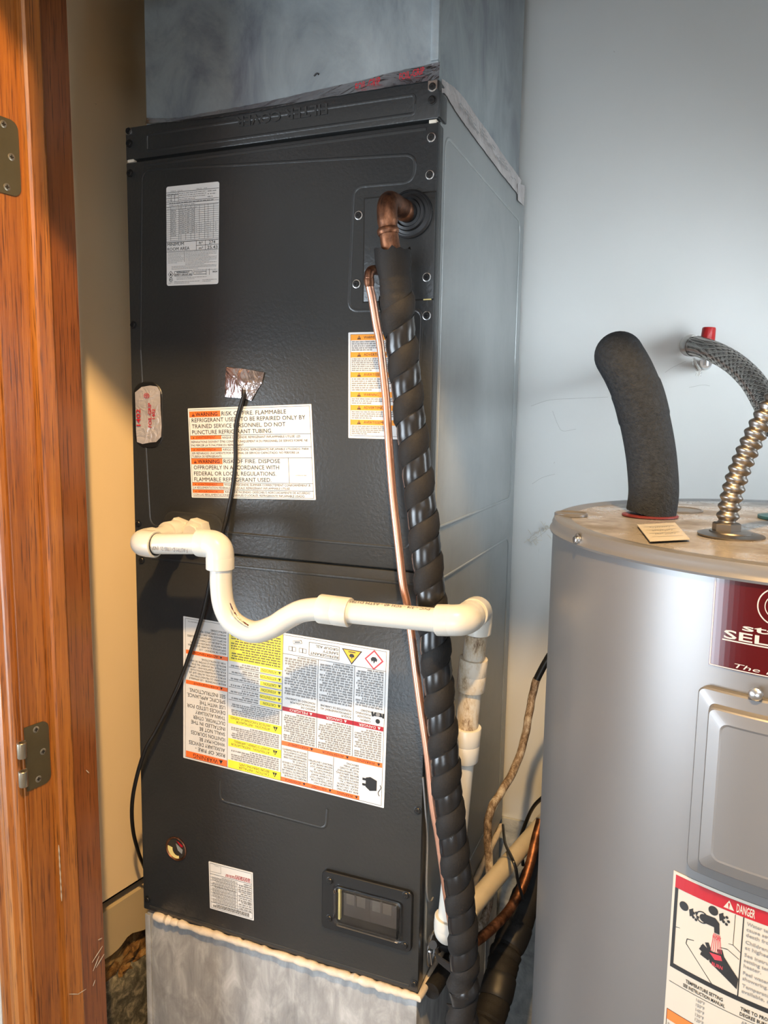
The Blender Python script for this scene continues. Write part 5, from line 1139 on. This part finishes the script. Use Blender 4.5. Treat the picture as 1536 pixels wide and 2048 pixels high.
# foam covered hot pipe
fp = [A(x, y, Y=Y) for x, y, Y in ((1301, 1031, FB.y), (1307, 985, FB.y), (1304, 930, FB.y + .002), (1298, 885, FB.y + .002), (1288, 835, FB.y + .002), (1276, 790, FB.y + .002), (1257, 745, FB.y + .002), (1240, 715, FB.y + .008))]
hp = thing('foam_pipe_sleeve', (FB.x, FB.y, HT), 'thick charcoal foam sleeve rising bent from the heater top', 'pipe insulation')
fq = spline(fp, 8); last = fq[-1]
fq += fillet([last, last + (last - fq[-3]).normalized() * .003, A(1246, 722, Y=.10), A(1252, 728, Y=.16)], .03, 8)[1:]
rad = []
for i in range(len(fq)):
    t = i / len(fq); rad.append(.0262 * (1.03 if .42 < t < .56 else 1.0))
fq[0].z = HT + .0015
obj('foam', MB().tube(fq, rad, 36), 'foam_grain', hp)
e_ = fq[-1]; obj('hot_pipe', pipe(e_ - (e_ - fq[-3]).normalized() * .02, A(1270, 745, Y=WALLB + .002), .011), 'copper', hp)

# corrugated connector on the right
cbp = A(1452, 1068, Z=HT)
cc = thing('corrugated_connector', (cbp.x, cbp.y, HT), 'ribbed stainless steel connector rising from the heater top', 'connector')
cpts = [cbp + Vector((0, 0, .004))] + [A(x, y, Y=Y) for x, y, Y in ((1456, 1030, cbp.y), (1465, 985, cbp.y), (1479, 940, cbp.y), (1498, 895, cbp.y + .003), (1520, 850, cbp.y + .006), (1550, 800, cbp.y + .012), (1590, 755, cbp.y + .02))] + [Vector((.93, -.02, .93)), Vector((1.05, .03, 1.05)), Vector((1.218, .05, 1.12))]
cq = spline(cpts, 34); L = 0; rad = []; prev = cq[0]
for p in cq:
    L += (p - prev).length; prev = p; k = (L % .0086) / .0086; rad.append(.0074 + .0026 * (0.5 - 0.5 * math.cos(2 * PI * k)) ** .7)
obj('bellows', MB().tube(cq, rad, 28), 'corr', cc, angle=70)
obj('hex_nut', MB().lathe(cbp + Vector((0, 0, .0035)), (0, 0, 1), [(.0125, 0), (.0125, .006), (.0108, .0075), (.008, .008)], 6), 'corr', cc)
obj('base_flange', MB().lathe(cbp + Vector((.004, -.002, -.001)), (0.02, -.02, 1), [(.0285, 0), (.0288, .0014), (.024, .0026), (.019, .003), (.018, .0042), (.010, .0046)], 36), 'corr', cc)

# braided hose from the wall
bh = thing('braided_hose', A(1390, 692, Y=WALLB), 'braided steel hose curving from the wall to the right', 'hose')
bpts = [A(x, y, Y=Y) for x, y, Y in ((1378, 691, WALLB - .035), (1400, 694, .455), (1435, 707, .42), (1470, 728, .37), (1503, 760, .31), (1530, 803, .25), (1556, 855, .19))] + [Vector((cb.x + .012, cb.y + .055, HT + .105)), Vector((cb.x + .002, cb.y + .012, HT + .05)), Vector((cb.x, cb.y, HT + .003))]
bq = spline(bpts, 22); BR = .0152
obj('hose_core', MB().tube(bq, BR, 24), 'braid', bh)
frb = frames(bq); cumb = [0]
for i in range(1, len(bq)): cumb.append(cumb[-1] + (bq[i] - bq[i - 1]).length)
def strand(sense, count):
    m = MB()
    for c_ in range(count):
        vs = []; fs = []
        for i in range(0, len(bq)):
            th = sense * cumb[i] / .085 * 2 * PI + 2 * PI * c_ / count; f = frb[i]; wv = .0002 if (i // 2 + c_ + (sense > 0)) % 2 == 0 else .0010
            for d_ in (-.075, .075): vs.append(bq[i] + (f[1] * math.cos(th + d_) + f[2] * math.sin(th + d_)) * (BR + wv))
        for i in range(len(bq) - 1): fs.append([2 * i, 2 * i + 2, 2 * i + 3, 2 * i + 1])
        m.add(vs, fs, 0, True)
    return m
obj('braid', strand(1, 24), 'strand', bh, kind='stuff'); obj('braid', strand(-1, 24), 'strand', bh, kind='stuff')
ax = (bq[0] - bq[4]).normalized(); obj('end_collar', MB().lathe(bq[0] - ax * .016, ax, [(BR, 0), (BR + .0018, .0), (BR + .0022, .002), (BR + .0022, .014), (BR + .001, .018), (BR * .7, .022), (0, .023)], 28), 'collar', bh, label='smooth crimped collar')
obj('wall_stub', pipe(bq[0] + Vector((.004, .004, .0)), Vector((bq[0].x + .012, WALLB + .004, bq[0].z + .002)), .010), 'steel', bh)
vc = thing('valve_cap', A(1415, 667, Y=WALLB - .03), 'small red cap on the valve above the braided hose', 'cap')
c = A(1416, 668, Y=.472); obj('cap', MB().lathe(c + Vector((0, 0, -.014)), (.05, 0, 1), [(.0108, 0), (.0112, .002), (.0105, .022), (.0098, .024), (.006, .024), (.006, .018), (0, .018)], 10), 'red', vc)
obj('valve_stem', MB().lathe(c + Vector((0, 0, -.05)), (0, 0, 1), [(.006, 0), (.006, .04)], 12), 'steel', vc); obj('valve_body', pipe(c + Vector((0, -.004, -.045)), Vector((c.x, WALLB + .003, c.z - .045)), .009), 'steel', vc)
b = MB().tube(spline([A(x, y, Y=.45) for x, y in ((1386, 716), (1391, 730), (1398, 742), (1396, 752))], 6), [.0024 + .0016 * min(1, i / 8) for i in range(19)], 10, sq=(1, .5, 1)); obj('plastic_tail', b, 'clear', None, 'clear plastic tail dangling below the hose collar', 'tag', org=A(1393, 735, Y=.45))
# cobweb of dust on the back wall left of the heater
m = MB(); rr = random.Random(33); a = A(1062, 1080, Y=WALLB - .002); c = A(1096, 1052, Y=WALLB - .002)
for i in range(40):
    t = rr.random(); p = a.lerp(c, t) + Vector((rr.gauss(0, .004), -rr.random() * .004, rr.gauss(0, .004))); q = p + Vector((rr.uniform(-.012, .012), -rr.random() * .004, rr.uniform(-.008, .012)))
    m.tube([p, p.lerp(q, .5) + Vector((0, 0, .001)), q], .0004, 4, cap=False)
obj('dust_web', m, 'gasket', None, 'wispy dust web on the back wall beside the heater rim', 'cobweb', kind='stuff', org=a)

# unseen box added on the room side of the door: it cuts the lamp off the closet's upper walls
SO = thing('lamp_blocker', (1.3, -.4, 1.3), kind='structure')
obj('blocker_box', MB().prism([(.18, -.44, 1.40), (.18, -.44, CEIL), (2.85, -.44, CEIL), (2.85, -.44, 1.247), (.262, -.44, 1.247), (.257, -.44, 1.343)], (0, .08, 0)), 'room', SO)
